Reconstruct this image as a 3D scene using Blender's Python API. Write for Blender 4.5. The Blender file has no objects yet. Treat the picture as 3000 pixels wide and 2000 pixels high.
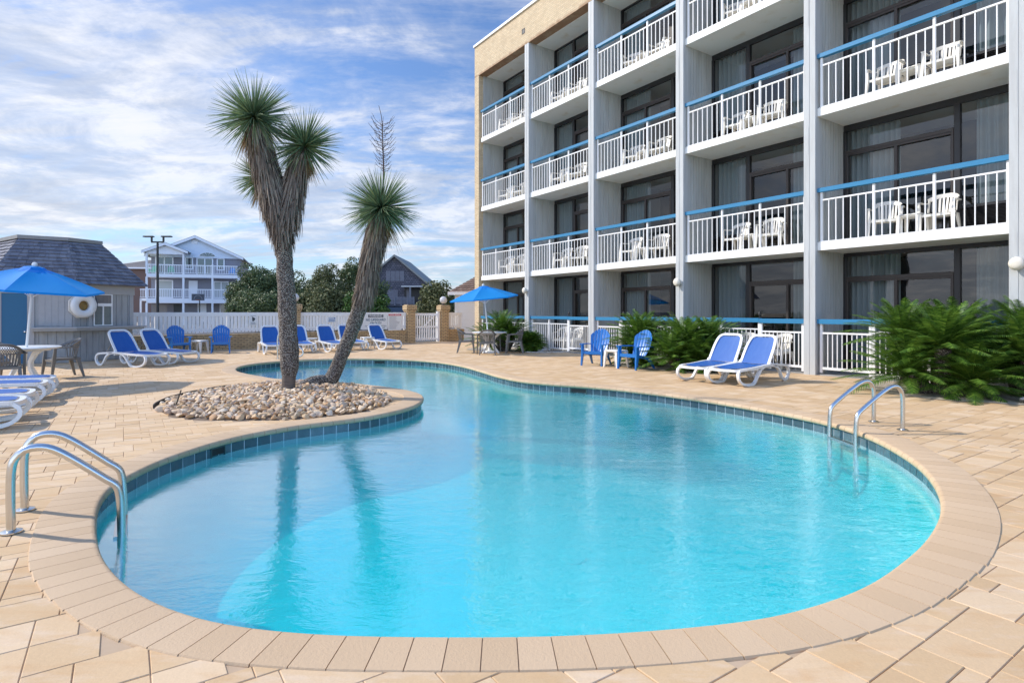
import bpy, bmesh, math, random
from mathutils import Vector, Matrix, noise
R = math.radians
random.seed(7)
S = bpy.context.scene
COL = S.collection

# ------------------------------------------------------------------ camera, sky, sun
CH = 1.30                                   # eye height, metres
cam = bpy.data.cameras.new('camera'); camo = bpy.data.objects.new('camera', cam); COL.objects.link(camo)
camo.location = (0, 0, CH); camo.rotation_euler = (R(90), 0, 0)
cam.sensor_width = 36; cam.lens = 20.208; cam.shift_y = -0.02833
cam.clip_start = 0.05; cam.clip_end = 3000
S.camera = camo
SUN_AZ = math.atan2(-.965, .26); SUN_EL = R(38)
sl = bpy.data.lights.new('sun', 'SUN'); so = bpy.data.objects.new('sun', sl); COL.objects.link(so)
sl.energy = 3.3; sl.angle = R(.8); sl.color = (1, .95, .88)
sd = Vector((math.sin(SUN_AZ)*math.cos(SUN_EL), math.cos(SUN_AZ)*math.cos(SUN_EL), math.sin(SUN_EL)))
so.rotation_euler = sd.to_track_quat('Z', 'Y').to_euler(); so.location = (-20, 5, 30)
S.view_settings.view_transform = 'Standard'; S.view_settings.look = 'None'
S.view_settings.exposure = 0.50; S.view_settings.gamma = 1
S.cycles.max_bounces = 9; S.cycles.transparent_max_bounces = 24; S.cycles.transmission_bounces = 5
S.cycles.glossy_bounces = 4; S.cycles.diffuse_bounces = 7
S.cycles.sample_clamp_indirect = 6; S.cycles.caustics_reflective = False
S.cycles.use_denoising = True; S.cycles.volume_bounces = 4

W = bpy.data.worlds.new('World'); S.world = W; W.use_nodes = True
nt = W.node_tree; nt.nodes.clear()
def N(t, kind, **kw):
    n = t.nodes.new(kind)
    for k, v in kw.items():
        if k.startswith('i_'): n.inputs[k[2:].replace('_', ' ')].default_value = v
        else: setattr(n, k, v)
    return n
def L(t, a, b): t.links.new(a, b)
def M2(t, op, a, b=None, c=None, clamp=False):
    n = t.nodes.new('ShaderNodeMath'); n.operation = op; n.use_clamp = clamp
    for i, v in enumerate((a, b, c)):
        if v is None: continue
        if isinstance(v, (int, float)): n.inputs[i].default_value = v
        else: L(t, v, n.inputs[i])
    return n.outputs[0]
def MIX(t, f, a, b, mode='MIX'):
    n = t.nodes.new('ShaderNodeMix'); n.data_type = 'RGBA'; n.blend_type = mode
    for s, v in ((n.inputs[0], f), (n.inputs[6], a), (n.inputs[7], b)):
        if isinstance(v, (int, float)): s.default_value = v
        elif isinstance(v, (tuple, list)): s.default_value = (*v[:3], 1)
        else: L(t, v, s)
    return n.outputs[2]
def RAMP(t, f, stops):
    n = t.nodes.new('ShaderNodeValToRGB'); L(t, f, n.inputs[0])
    e = n.color_ramp.elements
    while len(e) < len(stops): e.new(.5)
    for i, (p, c) in enumerate(stops):
        e[i].position = p; e[i].color = (*c, 1) if isinstance(c, tuple) else (c, c, c, 1)
    return n.outputs[0]
def NOISE(t, vec, scale, detail=4, rough=.55, dist=0):
    n = t.nodes.new('ShaderNodeTexNoise'); n.inputs['Scale'].default_value = scale
    n.inputs['Detail'].default_value = detail; n.inputs['Roughness'].default_value = rough
    n.inputs['Distortion'].default_value = dist
    if vec is not None: L(t, vec, n.inputs['Vector'])
    return n.outputs['Fac']
def MAP(t, vec, scale=(1, 1, 1), rot=(0, 0, 0), loc=(0, 0, 0)):
    n = t.nodes.new('ShaderNodeMapping'); L(t, vec, n.inputs[0])
    n.inputs['Scale'].default_value = scale; n.inputs['Rotation'].default_value = rot; n.inputs['Location'].default_value = loc
    return n.outputs[0]

tc = N(nt, 'ShaderNodeTexCoord'); sky = N(nt, 'ShaderNodeTexSky', sky_type='NISHITA')
sky.sun_disc = False; sky.sun_elevation = SUN_EL; sky.sun_rotation = SUN_AZ
sky.air_density = 1.0; sky.dust_density = .6; sky.ozone_density = 1.6
sp = N(nt, 'ShaderNodeSeparateXYZ'); L(nt, tc.outputs['Generated'], sp.inputs[0])
den = M2(nt, 'ADD', M2(nt, 'MAXIMUM', sp.outputs[2], 0.0), .16)
cx = N(nt, 'ShaderNodeCombineXYZ'); L(nt, M2(nt, 'DIVIDE', sp.outputs[0], den), cx.inputs[0]); L(nt, M2(nt, 'DIVIDE', sp.outputs[1], den), cx.inputs[1])
P = cx.outputs[0]
streak = NOISE(nt, MAP(nt, P, (.55, 1.9, 1), (0, 0, R(14))), 1.3, 10, .64, .7)
puff = NOISE(nt, MAP(nt, P, (1, 1.25, 1), (0, 0, 0), (3.1, 1.7, 0)), 2.3, 12, .66, .35)
wide = NOISE(nt, MAP(nt, P, (1, 1, 1), (0, 0, 0), (7.3, 2.2, 0)), .45, 3, .5)
fine = NOISE(nt, MAP(nt, P, (2.2, 7, 1), (0, 0, R(8))), 2.2, 6, .6, .3)
# more cloud to the west, clearer above the hotel
bias = M2(nt, 'MULTIPLY', M2(nt, 'ADD', sp.outputs[0], M2(nt, 'MULTIPLY', sp.outputs[2], .35)), -.20)
low = M2(nt, 'MULTIPLY', M2(nt, 'SUBTRACT', .45, sp.outputs[2]), .16)
cov = M2(nt, 'ADD', M2(nt, 'ADD', M2(nt, 'MULTIPLY', streak, .62), M2(nt, 'MULTIPLY', puff, .42)), M2(nt, 'ADD', M2(nt, 'ADD', bias, low), M2(nt, 'MULTIPLY', M2(nt, 'SUBTRACT', wide, .5), .5)))
cov = M2(nt, 'ADD', cov, M2(nt, 'MULTIPLY', M2(nt, 'SUBTRACT', fine, .5), .16))
dv = N(nt, 'ShaderNodeVectorMath', operation='DISTANCE'); L(nt, P, dv.inputs[0]); dv.inputs[1].default_value = (-1.12, 1.95, 0)
spot = M2(nt, 'SUBTRACT', 1.0, M2(nt, 'MULTIPLY', dv.outputs['Value'], 1.25), clamp=True)       # one puffier cloud to the north-west
puff = M2(nt, 'ADD', puff, M2(nt, 'MULTIPLY', spot, .10))
cov = M2(nt, 'SUBTRACT', M2(nt, 'ADD', cov, M2(nt, 'MULTIPLY', spot, .13)), M2(nt, 'MULTIPLY', M2(nt, 'SUBTRACT', sp.outputs[2], .22, clamp=True), .12))
f = RAMP(nt, cov, [(.45, .03), (.535, .30), (.61, .72), (.76, .96)])
shade = RAMP(nt, puff, [(.36, (3.6, 3.95, 4.75)), (.49, (4.6, 4.95, 5.7)), (.61, (6.5, 6.6, 7.0))])
skyc = MIX(nt, 1.0, sky.outputs[0], (.66, .85, 1.12), 'MULTIPLY')
ff = N(nt, 'ShaderNodeSeparateColor'); L(nt, f, ff.inputs[0])
behind = M2(nt, 'ADD', 1.0, M2(nt, 'MULTIPLY', M2(nt, 'MULTIPLY', sp.outputs[1], -1.0, clamp=True), 1.8))    # added fill light: unseen sky behind the camera is brightened
behind = M2(nt, 'ADD', behind, M2(nt, 'MULTIPLY', M2(nt, 'SUBTRACT', sp.outputs[2], .5, clamp=True), 2.4))       # extra brightness added overhead, out of view, to lift the shade
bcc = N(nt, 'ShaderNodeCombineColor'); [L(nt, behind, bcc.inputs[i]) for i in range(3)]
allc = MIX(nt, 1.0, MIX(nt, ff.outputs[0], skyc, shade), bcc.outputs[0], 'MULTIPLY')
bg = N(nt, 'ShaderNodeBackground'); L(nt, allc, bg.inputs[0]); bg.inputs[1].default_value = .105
wo = N(nt, 'ShaderNodeOutputWorld'); L(nt, bg.outputs[0], wo.inputs[0])

# ------------------------------------------------------------------ measuring helpers (metres on the ground from a survey of the photo)
FS, HS = 1684.0, 915.0
def GS(x, y, z=0.0):
    Y = FS*(CH-z)/(y-HS); return Vector(((x-1500)/FS*Y, Y, z))
def GD(x, y, z=0.0): return GS(x*1.27551, y*1.27551, z)
def AT(x, y, Y): return Vector(((x-1500)/FS*Y, Y, CH+(HS-y)/FS*Y))
def ADP(x, y, Y): return AT(x*1.27551, y*1.27551, Y)

# ------------------------------------------------------------------ materials
MATS = {}
def base_mat(name):
    m = bpy.data.materials.new(name); m.use_nodes = True; t = m.node_tree
    b = t.nodes['Principled BSDF']; MATS[name] = m
    return m, t, b
def mat(name, c, rough=.6, var=.0, vs=6, c2=None, bump=0, bs=60, metal=0, spec=.5, stretch=(1, 1, 1), island=0, sheen=0, coords='Object', c2f=(.42, .68), sub=0):
    m, t, b = base_mat(name)
    co = N(t, 'ShaderNodeTexCoord').outputs[coords]
    vec = MAP(t, co, stretch)
    col = None
    if c2 is not None:
        n = NOISE(t, vec, vs, 5, .6); r = RAMP(t, n, [(c2f[0], 0.), (c2f[1], 1.)])
        s = N(t, 'ShaderNodeSeparateColor'); L(t, r, s.inputs[0])
        col = MIX(t, s.outputs[0], c, c2)
    if var:
        n = NOISE(t, vec, vs*2.7, 4, .6)
        k = M2(t, 'ADD', M2(t, 'MULTIPLY', M2(t, 'SUBTRACT', n, .5), var*3), 1.0)
        cc = N(t, 'ShaderNodeCombineColor'); [L(t, k, cc.inputs[i]) for i in range(3)]
        col = MIX(t, 1.0, col if col is not None else c, cc.outputs[0], 'MULTIPLY')
    if island:
        g = N(t, 'ShaderNodeNewGeometry')
        k = M2(t, 'ADD', M2(t, 'MULTIPLY', M2(t, 'SUBTRACT', g.outputs['Random Per Island'], .5), island*2), 1.0)
        cc = N(t, 'ShaderNodeCombineColor'); [L(t, k, cc.inputs[i]) for i in range(3)]
        col = MIX(t, 1.0, col if col is not None else c, cc.outputs[0], 'MULTIPLY')
    if col is None: b.inputs['Base Color'].default_value = (*c, 1)
    else: L(t, col, b.inputs['Base Color'])
    b.inputs['Roughness'].default_value = rough; b.inputs['Metallic'].default_value = metal
    b.inputs['Specular IOR Level'].default_value = spec
    if sub: b.inputs['Subsurface Weight'].default_value = sub; b.inputs['Subsurface Scale'].default_value = .02
    if bump:
        bn = N(t, 'ShaderNodeBump'); bn.inputs['Strength'].default_value = min(1, bump); bn.inputs['Distance'].default_value = .01
        L(t, NOISE(t, vec, bs, 4, .6), bn.inputs['Height']); L(t, bn.outputs[0], b.inputs['Normal'])
    return m
def island_ramp(name, stops, rough=.6, bump=0, bs=60, nz=.25, ns=8, spec=.4, trans=0, back=None):
    """colour drawn per loose piece (a leaf, a stone, a paver), with a little noise"""
    m, t, b = base_mat(name)
    g = N(t, 'ShaderNodeNewGeometry'); co = N(t, 'ShaderNodeTexCoord').outputs['Object']
    v = M2(t, 'ADD', M2(t, 'MULTIPLY', g.outputs['Random Per Island'], 1-nz), M2(t, 'MULTIPLY', NOISE(t, co, ns, 4), nz))
    col = RAMP(t, v, stops); L(t, col, b.inputs['Base Color'])
    b.inputs['Roughness'].default_value = rough; b.inputs['Specular IOR Level'].default_value = spec
    if bump:
        bn = N(t, 'ShaderNodeBump'); bn.inputs['Strength'].default_value = bump; bn.inputs['Distance'].default_value = .01
        L(t, NOISE(t, co, bs, 5, .65), bn.inputs['Height']); L(t, bn.outputs[0], b.inputs['Normal'])
    if trans:
        tr = N(t, 'ShaderNodeBsdfTranslucent'); L(t, col, tr.inputs[0])
        mx = N(t, 'ShaderNodeMixShader'); mx.inputs[0].default_value = trans
        L(t, b.outputs[0], mx.inputs[1]); L(t, tr.outputs[0], mx.inputs[2])
        L(t, mx.outputs[0], t.nodes['Material Output'].inputs[0])
    return m
def brick_mat(name, c1, c2, mortar, bw=.2, bh=.067, ms=.009, rough=.8):
    m, t, b = base_mat(name)
    co = N(t, 'ShaderNodeTexCoord').outputs['Object']; s = N(t, 'ShaderNodeSeparateXYZ'); L(t, co, s.inputs[0])
    c = N(t, 'ShaderNodeCombineXYZ'); L(t, M2(t, 'ADD', s.outputs[0], s.outputs[1]), c.inputs[0]); L(t, s.outputs[2], c.inputs[1])
    br = N(t, 'ShaderNodeTexBrick'); L(t, c.outputs[0], br.inputs[0])
    br.inputs['Color1'].default_value = (*c1, 1); br.inputs['Color2'].default_value = (*c2, 1); br.inputs['Mortar'].default_value = (*mortar, 1)
    br.inputs['Scale'].default_value = 1; br.inputs['Mortar Size'].default_value = ms; br.inputs['Brick Width'].default_value = bw; br.inputs['Row Height'].default_value = bh
    br.inputs['Mortar Smooth'].default_value = .2
    n = NOISE(t, co, 3, 5); k = M2(t, 'ADD', M2(t, 'MULTIPLY', n, .5), .75)
    cc = N(t, 'ShaderNodeCombineColor'); [L(t, k, cc.inputs[i]) for i in range(3)]
    L(t, MIX(t, 1, br.outputs[0], cc.outputs[0], 'MULTIPLY'), b.inputs['Base Color']); b.inputs['Roughness'].default_value = rough
    bn = N(t, 'ShaderNodeBump'); bn.inputs['Strength'].default_value = .8; bn.inputs['Distance'].default_value = .01; bn.invert = True
    L(t, br.outputs['Fac'], bn.inputs['Height']); L(t, bn.outputs[0], b.inputs['Normal'])
    return m
def glass_mat(name, tint, rough=.0, refl=1.0, ior=1.5):
    m, t, b = base_mat(name); t.nodes.remove(b)
    ge = N(t, 'ShaderNodeNewGeometry'); dt = N(t, 'ShaderNodeVectorMath', operation='DOT_PRODUCT'); L(t, ge.outputs['Normal'], dt.inputs[0]); L(t, ge.outputs['Incoming'], dt.inputs[1])
    sch = M2(t, 'POWER', M2(t, 'SUBTRACT', 1.0, M2(t, 'ABSOLUTE', dt.outputs['Value']), clamp=True), 4.0)
    k = M2(t, 'ADD', .05*refl, M2(t, 'MULTIPLY', sch, 1-.05*refl))
    tr = N(t, 'ShaderNodeBsdfTransparent'); tr.inputs[0].default_value = (*tint, 1)
    gl = N(t, 'ShaderNodeBsdfGlossy'); gl.inputs['Roughness'].default_value = rough
    mx = N(t, 'ShaderNodeMixShader'); L(t, k, mx.inputs[0]); L(t, tr.outputs[0], mx.inputs[1]); L(t, gl.outputs[0], mx.inputs[2])
    L(t, mx.outputs[0], t.nodes['Material Output'].inputs[0]); return m

white_paint = mat('white_paint', (.84, .83, .81), .45, var=.04, vs=3, c2=(.76, .74, .70), c2f=(.5, .8))
slab_paint = mat('white_slab_paint', (.82, .81, .76), .55, c2=(.66, .58, .44), vs=1.9, c2f=(.56, .80), stretch=(1, 1, .35), bump=.2, bs=40)
white_plastic = mat('white_plastic', (.80, .79, .75), .35, var=.03, vs=5, sub=0)
old_plastic = mat('cream_plastic', (.78, .74, .66), .4, var=.05, vs=5)
blue_rail = mat('blue_rail_paint', (.03, .20, .37), .38, var=.05, vs=4)
hull_blue = mat('blue_adirondack_plastic', (.014, .155, .47), .34, var=.04, vs=5)
grey_siding = mat('grey_green_siding', (.46, .475, .455), .65, c2=(.39, .40, .38), vs=1.5, stretch=(3, 3, .5), bump=.3, bs=60)
column_paint = mat('pale_grey_column_paint', (.49, .50, .49), .6, c2=(.37, .37, .355), vs=1.4, stretch=(5, 5, .7), c2f=(.45, .85), bump=.3, bs=50)
bronze = mat('bronze_window_frame', (.055, .046, .042), .4, metal=.3, var=.1)
dark_frame = mat('dark_window_frame', (.02, .02, .022), .4)
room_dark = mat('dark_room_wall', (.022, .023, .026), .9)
room_floor = mat('room_carpet', (.05, .05, .055), .9)
brick_tan = brick_mat('tan_brick', (.64, .50, .31), (.56, .42, .25), (.50, .40, .27), .2, .067, .008)
brick_yel = brick_mat('yellow_brown_brick', (.62, .44, .23), (.53, .36, .18), (.16, .11, .07), .2, .067, .010)
concrete = mat('grey_concrete', (.33, .32, .30), .8, c2=(.25, .24, .22), vs=2, bump=.3, bs=40)
asphalt = mat('asphalt', (.06, .06, .062), .9, c2=(.085, .082, .078), vs=.6)
steel = mat('stainless_steel', (.62, .61, .58), .24, metal=1, var=.05, vs=10)
bronze_dark = mat('dark_bronze_metal', (.025, .022, .02), .5)
win_glass = glass_mat('tinted_window_glass', (.66, .69, .71), .0, 1.9, 1.55)
house_glass = mat('house_window_glass', (.05, .06, .07), .08, spec=.9)
m, t, b = base_mat('curtain_fabric')
b.inputs['Base Color'].default_value = (.38, .44, .44, 1); b.inputs['Roughness'].default_value = .9
curtain_m = m

# ------------------------------------------------------------------ mesh builder
class MB:
    def __init__(s): s.v = []; s.f = []; s.uv = None
    def add(s, vs, fs):
        o = len(s.v); s.v.extend([tuple(v) for v in vs]); s.f.extend([tuple(i+o for i in f) for f in fs]); return s
    def box(s, a, b, rz=0, piv=None):
        (x0, y0, z0), (x1, y1, z1) = a, b
        vs = [Vector(p) for p in ((x0, y0, z0), (x1, y0, z0), (x1, y1, z0), (x0, y1, z0), (x0, y0, z1), (x1, y0, z1), (x1, y1, z1), (x0, y1, z1))]
        if rz:
            c = Vector(piv) if piv else Vector(((x0+x1)/2, (y0+y1)/2, 0)); m = Matrix.Rotation(rz, 3, 'Z')
            vs = [m @ (v-c) + c for v in vs]
        return s.add(vs, [(0, 3, 2, 1), (4, 5, 6, 7), (0, 1, 5, 4), (1, 2, 6, 5), (2, 3, 7, 6), (3, 0, 4, 7)])
    def bbox(s, a, b, bv=.01):
        """box with chamfered vertical and top edges"""
        (x0, y0, z0), (x1, y1, z1) = a, b; k = bv
        r0 = [(x0+k, y0), (x1-k, y0), (x1, y0+k), (x1, y1-k), (x1-k, y1), (x0+k, y1), (x0, y1-k), (x0, y0+k)]
        cxm, cym = (x0+x1)/2, (y0+y1)/2
        def ring(z, ins): return [(x+(k if x < cxm else -k)*ins, y+(k if y < cym else -k)*ins, z) for x, y in r0]
        vs = ring(z0, 0)+ring(z1-k, 0)+ring(z1, 1)
        fs = [tuple(reversed(range(8))), tuple(range(16, 24))]
        for q in (0, 8):
            for i in range(8): j = (i+1) % 8; fs.append((q+i, q+j, q+8+j, q+8+i))
        return s.add(vs, fs)
    def tube(s, pts, r, seg=8, cap=True):
        pts = [Vector(p) for p in pts]; n = len(pts); rs = r if isinstance(r, (list, tuple)) else [r]*n
        vs = []; up = None
        for i, p in enumerate(pts):
            t = (pts[min(i+1, n-1)]-pts[max(i-1, 0)]).normalized()
            if up is None: up = Vector((0, 0, 1)) if abs(t.z) < .9 else Vector((1, 0, 0))
            a = t.cross(up).normalized(); up = a.cross(t).normalized()
            for k in range(seg):
                q = 2*math.pi*k/seg; vs.append(p+(a*math.cos(q)+up*math.sin(q))*rs[i])
        fs = []
        for i in range(n-1):
            for k in range(seg):
                j = (k+1) % seg; fs.append((i*seg+k, i*seg+j, (i+1)*seg+j, (i+1)*seg+k))
        if cap: fs.append(tuple(reversed(range(seg)))); fs.append(tuple((n-1)*seg+k for k in range(seg)))
        return s.add(vs, fs)
    def sweep(s, pts, nrm, w, t, close=False):
        """rectangular bar: w across (tangent x normal), t along the normal; nrm one vector or a list"""
        pts = [Vector(p) for p in pts]; n = len(pts); vs = []
        for i, p in enumerate(pts):
            if close: tg = (pts[(i+1) % n]-pts[i-1]).normalized()
            else: tg = (pts[min(i+1, n-1)]-pts[max(i-1, 0)]).normalized()
            nn = Vector(nrm[i] if isinstance(nrm, list) else nrm)
            bb = tg.cross(nn).normalized(); nn = bb.cross(tg).normalized()
            ww = w[i] if isinstance(w, list) else w; tt = t[i] if isinstance(t, list) else t
            for a, c in ((-1, -1), (1, -1), (1, 1), (-1, 1)): vs.append(p+bb*ww/2*a+nn*tt/2*c)
        fs = []
        for i in range(n if close else n-1):
            j = (i+1) % n
            for k in range(4): q = (k+1) % 4; fs.append((i*4+k, i*4+q, j*4+q, j*4+k))
        if not close: fs.append((3, 2, 1, 0)); fs.append(tuple((n-1)*4+k for k in range(4)))
        return s.add(vs, fs)
    def lathe(s, prof, seg=16, c=(0, 0, 0)):
        vs = []; n = len(prof)
        for r, z in prof:
            for k in range(seg): q = 2*math.pi*k/seg; vs.append((c[0]+r*math.cos(q), c[1]+r*math.sin(q), c[2]+z))
        fs = [(i*seg+k, i*seg+(k+1) % seg, (i+1)*seg+(k+1) % seg, (i+1)*seg+k) for i in range(n-1) for k in range(seg)]
        fs.append(tuple(reversed(range(seg)))); fs.append(tuple((n-1)*seg+k for k in range(seg)))
        return s.add(vs, fs)
    def prism(s, poly, fn, a, b):
        """poly of 2-D points, fn(u,v,h)->xyz"""
        n = len(poly); vs = [fn(u, v, a) for u, v in poly]+[fn(u, v, b) for u, v in poly]
        fs = [tuple(reversed(range(n))), tuple(range(n, 2*n))]+[(i, (i+1) % n, n+(i+1) % n, n+i) for i in range(n)]
        return s.add(vs, fs)
    def grid(s, nu, nv, fn):
        vs = [fn(i/nu, j/nv) for j in range(nv+1) for i in range(nu+1)]
        return s.add(vs, [(j*(nu+1)+i, j*(nu+1)+i+1, (j+1)*(nu+1)+i+1, (j+1)*(nu+1)+i) for j in range(nv) for i in range(nu)])
    def blade(s, p, d, ln, w, side, droop=0, segs=2, tip=.1):
        """a narrow leaf; side = width direction"""
        p = Vector(p); d = Vector(d).normalized(); side = Vector(side).normalized(); vs = []; fs = []
        for i in range(segs+1):
            q = i/segs; c = p+d*ln*q+Vector((0, 0, -droop*ln*q*q)); ww = w*(1-q*(1-tip)) if q > 0 else w*.8
            vs += [c-side*ww/2, c+side*ww/2]
        for i in range(segs): fs.append((2*i, 2*i+1, 2*i+3, 2*i+2))
        return s.add(vs, fs)
    def mesh(s, name, m, smooth=0, recalc=True):
        me = bpy.data.meshes.new(name); me.from_pydata(s.v, [], s.f)
        if recalc:
            bm = bmesh.new(); bm.from_mesh(me); bmesh.ops.recalc_face_normals(bm, faces=bm.faces); bm.to_mesh(me); bm.free()
        me.materials.append(m)
        if smooth:
            me.polygons.foreach_set('use_smooth', [True]*len(me.polygons)); me.set_sharp_from_angle(angle=R(smooth))
        return me
    def build(s, name, m, parent=None, smooth=0, recalc=True, loc=None, rot=None):
        return link(name, s.mesh(name, m, smooth, recalc), parent, loc, rot)
def link(name, me, parent=None, loc=None, rot=None):
    o = bpy.data.objects.new(name, me); COL.objects.link(o)
    if parent: o.parent = parent
    if loc is not None: o.location = loc
    if rot is not None: o.rotation_euler = rot
    return o
def tag(o, label, cat, group=None):
    o['label'] = label; o['category'] = cat
    if group: o['group'] = group
    return o
def struct(o, kind='structure'):
    o['kind'] = kind; return o
def thing(name, label, cat, loc=(0, 0, 0), rz=0, group=None):
    o = bpy.data.objects.new(name, None); COL.objects.link(o); o.empty_display_size = .1
    o.location = loc; o.rotation_euler = (0, 0, rz); return tag(o, label, cat, group)
def copy_tree(o, parent=None):
    c = o.copy(); COL.objects.link(c); c.parent = parent
    for ch in list(o.children): copy_tree(ch, c)
    return c
def dup(root, loc, rz, label, rx=None):
    c = copy_tree(root); c.location = loc; c.rotation_euler = (0, 0, rz); c['label'] = label
    return c
def spline(pts, closed=True, step=.1):
    pts = [Vector(p) for p in pts]; n = len(pts); out = []
    rng = range(n) if closed else range(n-1)
    for i in rng:
        if closed: p0, p1, p2, p3 = pts[i-1], pts[i], pts[(i+1) % n], pts[(i+2) % n]
        else: p0, p1, p2, p3 = pts[max(i-1, 0)], pts[i], pts[i+1], pts[min(i+2, n-1)]
        # centripetal catmull-rom
        def tj(a, b): return max((b-a).length**.5, 1e-4)
        t0 = 0; t1 = t0+tj(p0, p1); t2 = t1+tj(p1, p2); t3 = t2+tj(p2, p3)
        k = max(1, int((p2-p1).length/step*1.3))
        for j in range(k):
            t = t1+(t2-t1)*j/k
            if t1-t0 < 1e-6: a1 = p1
            else: a1 = p0*((t1-t)/(t1-t0))+p1*((t-t0)/(t1-t0))
            a2 = p1*((t2-t)/(t2-t1))+p2*((t-t1)/(t2-t1))
            a3 = p2*((t3-t)/(t3-t2))+p3*((t-t2)/(t3-t2))
            b1 = a1*((t2-t)/(t2-t0))+a2*((t-t0)/(t2-t0)); b2 = a2*((t3-t)/(t3-t1))+a3*((t-t1)/(t3-t1))
            out.append(b1*((t2-t)/(t2-t1))+b2*((t-t1)/(t2-t1)))
    if not closed: out.append(pts[-1])
    return out
def inside(poly, x, y):
    c = False; n = len(poly); j = n-1
    for i in range(n):
        xi, yi = poly[i][0], poly[i][1]; xj, yj = poly[j][0], poly[j][1]
        if (yi > y) != (yj > y) and x < (xj-xi)*(y-yi)/(yj-yi)+xi: c = not c
        j = i
    return c
# ------------------------------------------------------------------ hotel frame: local x runs along the facade towards the viewer, y into the building
HO = Vector((6.297, 11.93, 0)); HR = math.atan2(-.8283, .5603)
DX = Vector((.5603, -.8283, 0)); DY = Vector((.8283, .5603, 0))
def HL(x, y, z=0): return HO+DX*x+DY*y+Vector((0, 0, z))
def toH(p): q = Vector((p[0], p[1], 0))-HO; return q.dot(DX), q.dot(DY)

# ------------------------------------------------------------------ pool outline (inner edge of the coping)
DP = [(219,1185),(224,1160),(241,1131),(268,1107),(300,1090),(341,1069.5),(392,1048.5),(425,1037.5),(471,1022.3),(523.6,1007.8),(576,996),(620.7,987.7),(668,979.5),(718,972.8),(774,966.3),(823,960),(862,953.5),(902,945.2),(936,936.5),(960,927),
      (971.5,917),(970,907.5),(953,900),(924,893.5),(887,888.3),(850,884.2),(813,880),(760,876.5),(700,873.5),(640,870),(596,863.5),(562,857),(543,851),(548,842.5),(575,836.5),(612,832),(660,828),(720,825),(800,823),(880,823.5),(950,826),
      (1010,831),(1060,839),(1105,851),(1150,864),(1200,873.5),(1265,880),(1340,885),(1420,892),(1500,901),(1590,913),(1690,928.5),(1790,946),(1880,964),(1950,983),
      (2010,1006),(2065,1035),(2112,1067),(2147,1107),(2163,1148),(2160,1185),(2127,1241),(2067,1294),(1988,1346),(1876,1389),(1760,1418),(1632,1435),(1430,1452),(1250,1460),
      (1098,1462),(917,1461),(757,1457),(597,1444),(477,1424),(385,1395),(317,1361.5),(270,1325),(237,1285),(221,1240)]
pool = spline([GD(x, y) for x, y in DP], True, .11)
def resample(pts, step):
    n = len(pts); out = []; acc = 0; L_ = [0]
    for i in range(n): L_.append(L_[-1]+(pts[(i+1) % n]-pts[i]).length)
    tot = L_[-1]; k = int(tot/step); j = 0
    for q in range(k):
        t = tot*q/k
        while L_[j+1] < t: j += 1
        u = (t-L_[j])/max(L_[j+1]-L_[j], 1e-9); out.append(pts[j].lerp(pts[(j+1) % n], u))
    return out
NB = 2                                       # outline points per coping brick
pool = resample(pool, .136/NB)
if len(pool) % NB: pool = pool[:-(len(pool) % NB)]
# smooth a little
for _ in range(3): pool = [(pool[i-1]+pool[i]*2+pool[(i+1) % len(pool)])/4 for i in range(len(pool))]
def area(p): return sum(p[i-1].x*p[i].y-p[i].x*p[i-1].y for i in range(len(p)))/2
if area(pool) < 0: pool.reverse()
NP = len(pool)
pn = []
for i in range(NP):
    t = (pool[(i+3) % NP]-pool[i-3]).normalized(); pn.append(Vector((t.y, -t.x, 0)))      # outward (away from the water)
def off(i, d, z=0.): p = pool[i % NP]+pn[i % NP]*d; return Vector((p.x, p.y, z))
def cw(i): y = pool[i % NP].y; return .30-.07*max(0, min(1, (3.2-y)/.9))
outer = [off(i, cw(i)) for i in range(NP)]
WZ = -.142
poolc = mat('pool_plaster', (.90, .93, .93), .7, c2=(.80, .87, .88), vs=3.5, var=.03)
cop = island_ramp('tan_coping_stone', [(0, (.52, .36, .21)), (.5, (.57, .40, .24)), (1, (.61, .44, .275))], .75, .35, 90, .35, 2.5)
# coping bricks
mb = MB()
for q in range(NP//NB):
    i0 = q*NB; idx = [i0+j for j in range(NB+1)]
    prof = [(cw(i0), -.05), (cw(i0), -.004), (cw(i0)-.006, .006), (.022, .006), (.006, .002), (-.004, -.010), (-.008, -.028), (-.004, -.046), (.006, -.052), (.03, -.053)]
    g = .0022
    vs = []
    for a, i in enumerate(idx):
        tgt = (pool[(i+1) % NP]-pool[i-1]).normalized()*(g if a == 0 else (-g if a == NB else 0))
        for d, z in prof: vs.append(off(i, d, z)+tgt)
    k = len(prof); fs = []
    for a in range(NB):
        for b_ in range(k-1): fs.append((a*k+b_, a*k+b_+1, (a+1)*k+b_+1, (a+1)*k+b_))
    fs.append(tuple(range(k))); fs.append(tuple(reversed(range(NB*k, NB*k+k))))
    mb.add(vs, fs)
struct(mb.build('pool_coping', cop, smooth=50))
mortar_m = mat('sandy_mortar', (.34, .23, .14), .9)
mb = MB(); mb.add([off(i, cw(i)-.01, -.045) for i in range(NP)]+[off(i, cw(i)-.01, .0015) for i in range(NP)]+[off(i, .01, .0015) for i in range(NP)]+[off(i, .004, -.04) for i in range(NP)],
       [(r*NP+i, r*NP+(i+1) % NP, (r+1)*NP+(i+1) % NP, (r+1)*NP+i) for r in range(3) for i in range(NP)])
struct(mb.build('coping_mortar', mortar_m))
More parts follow.
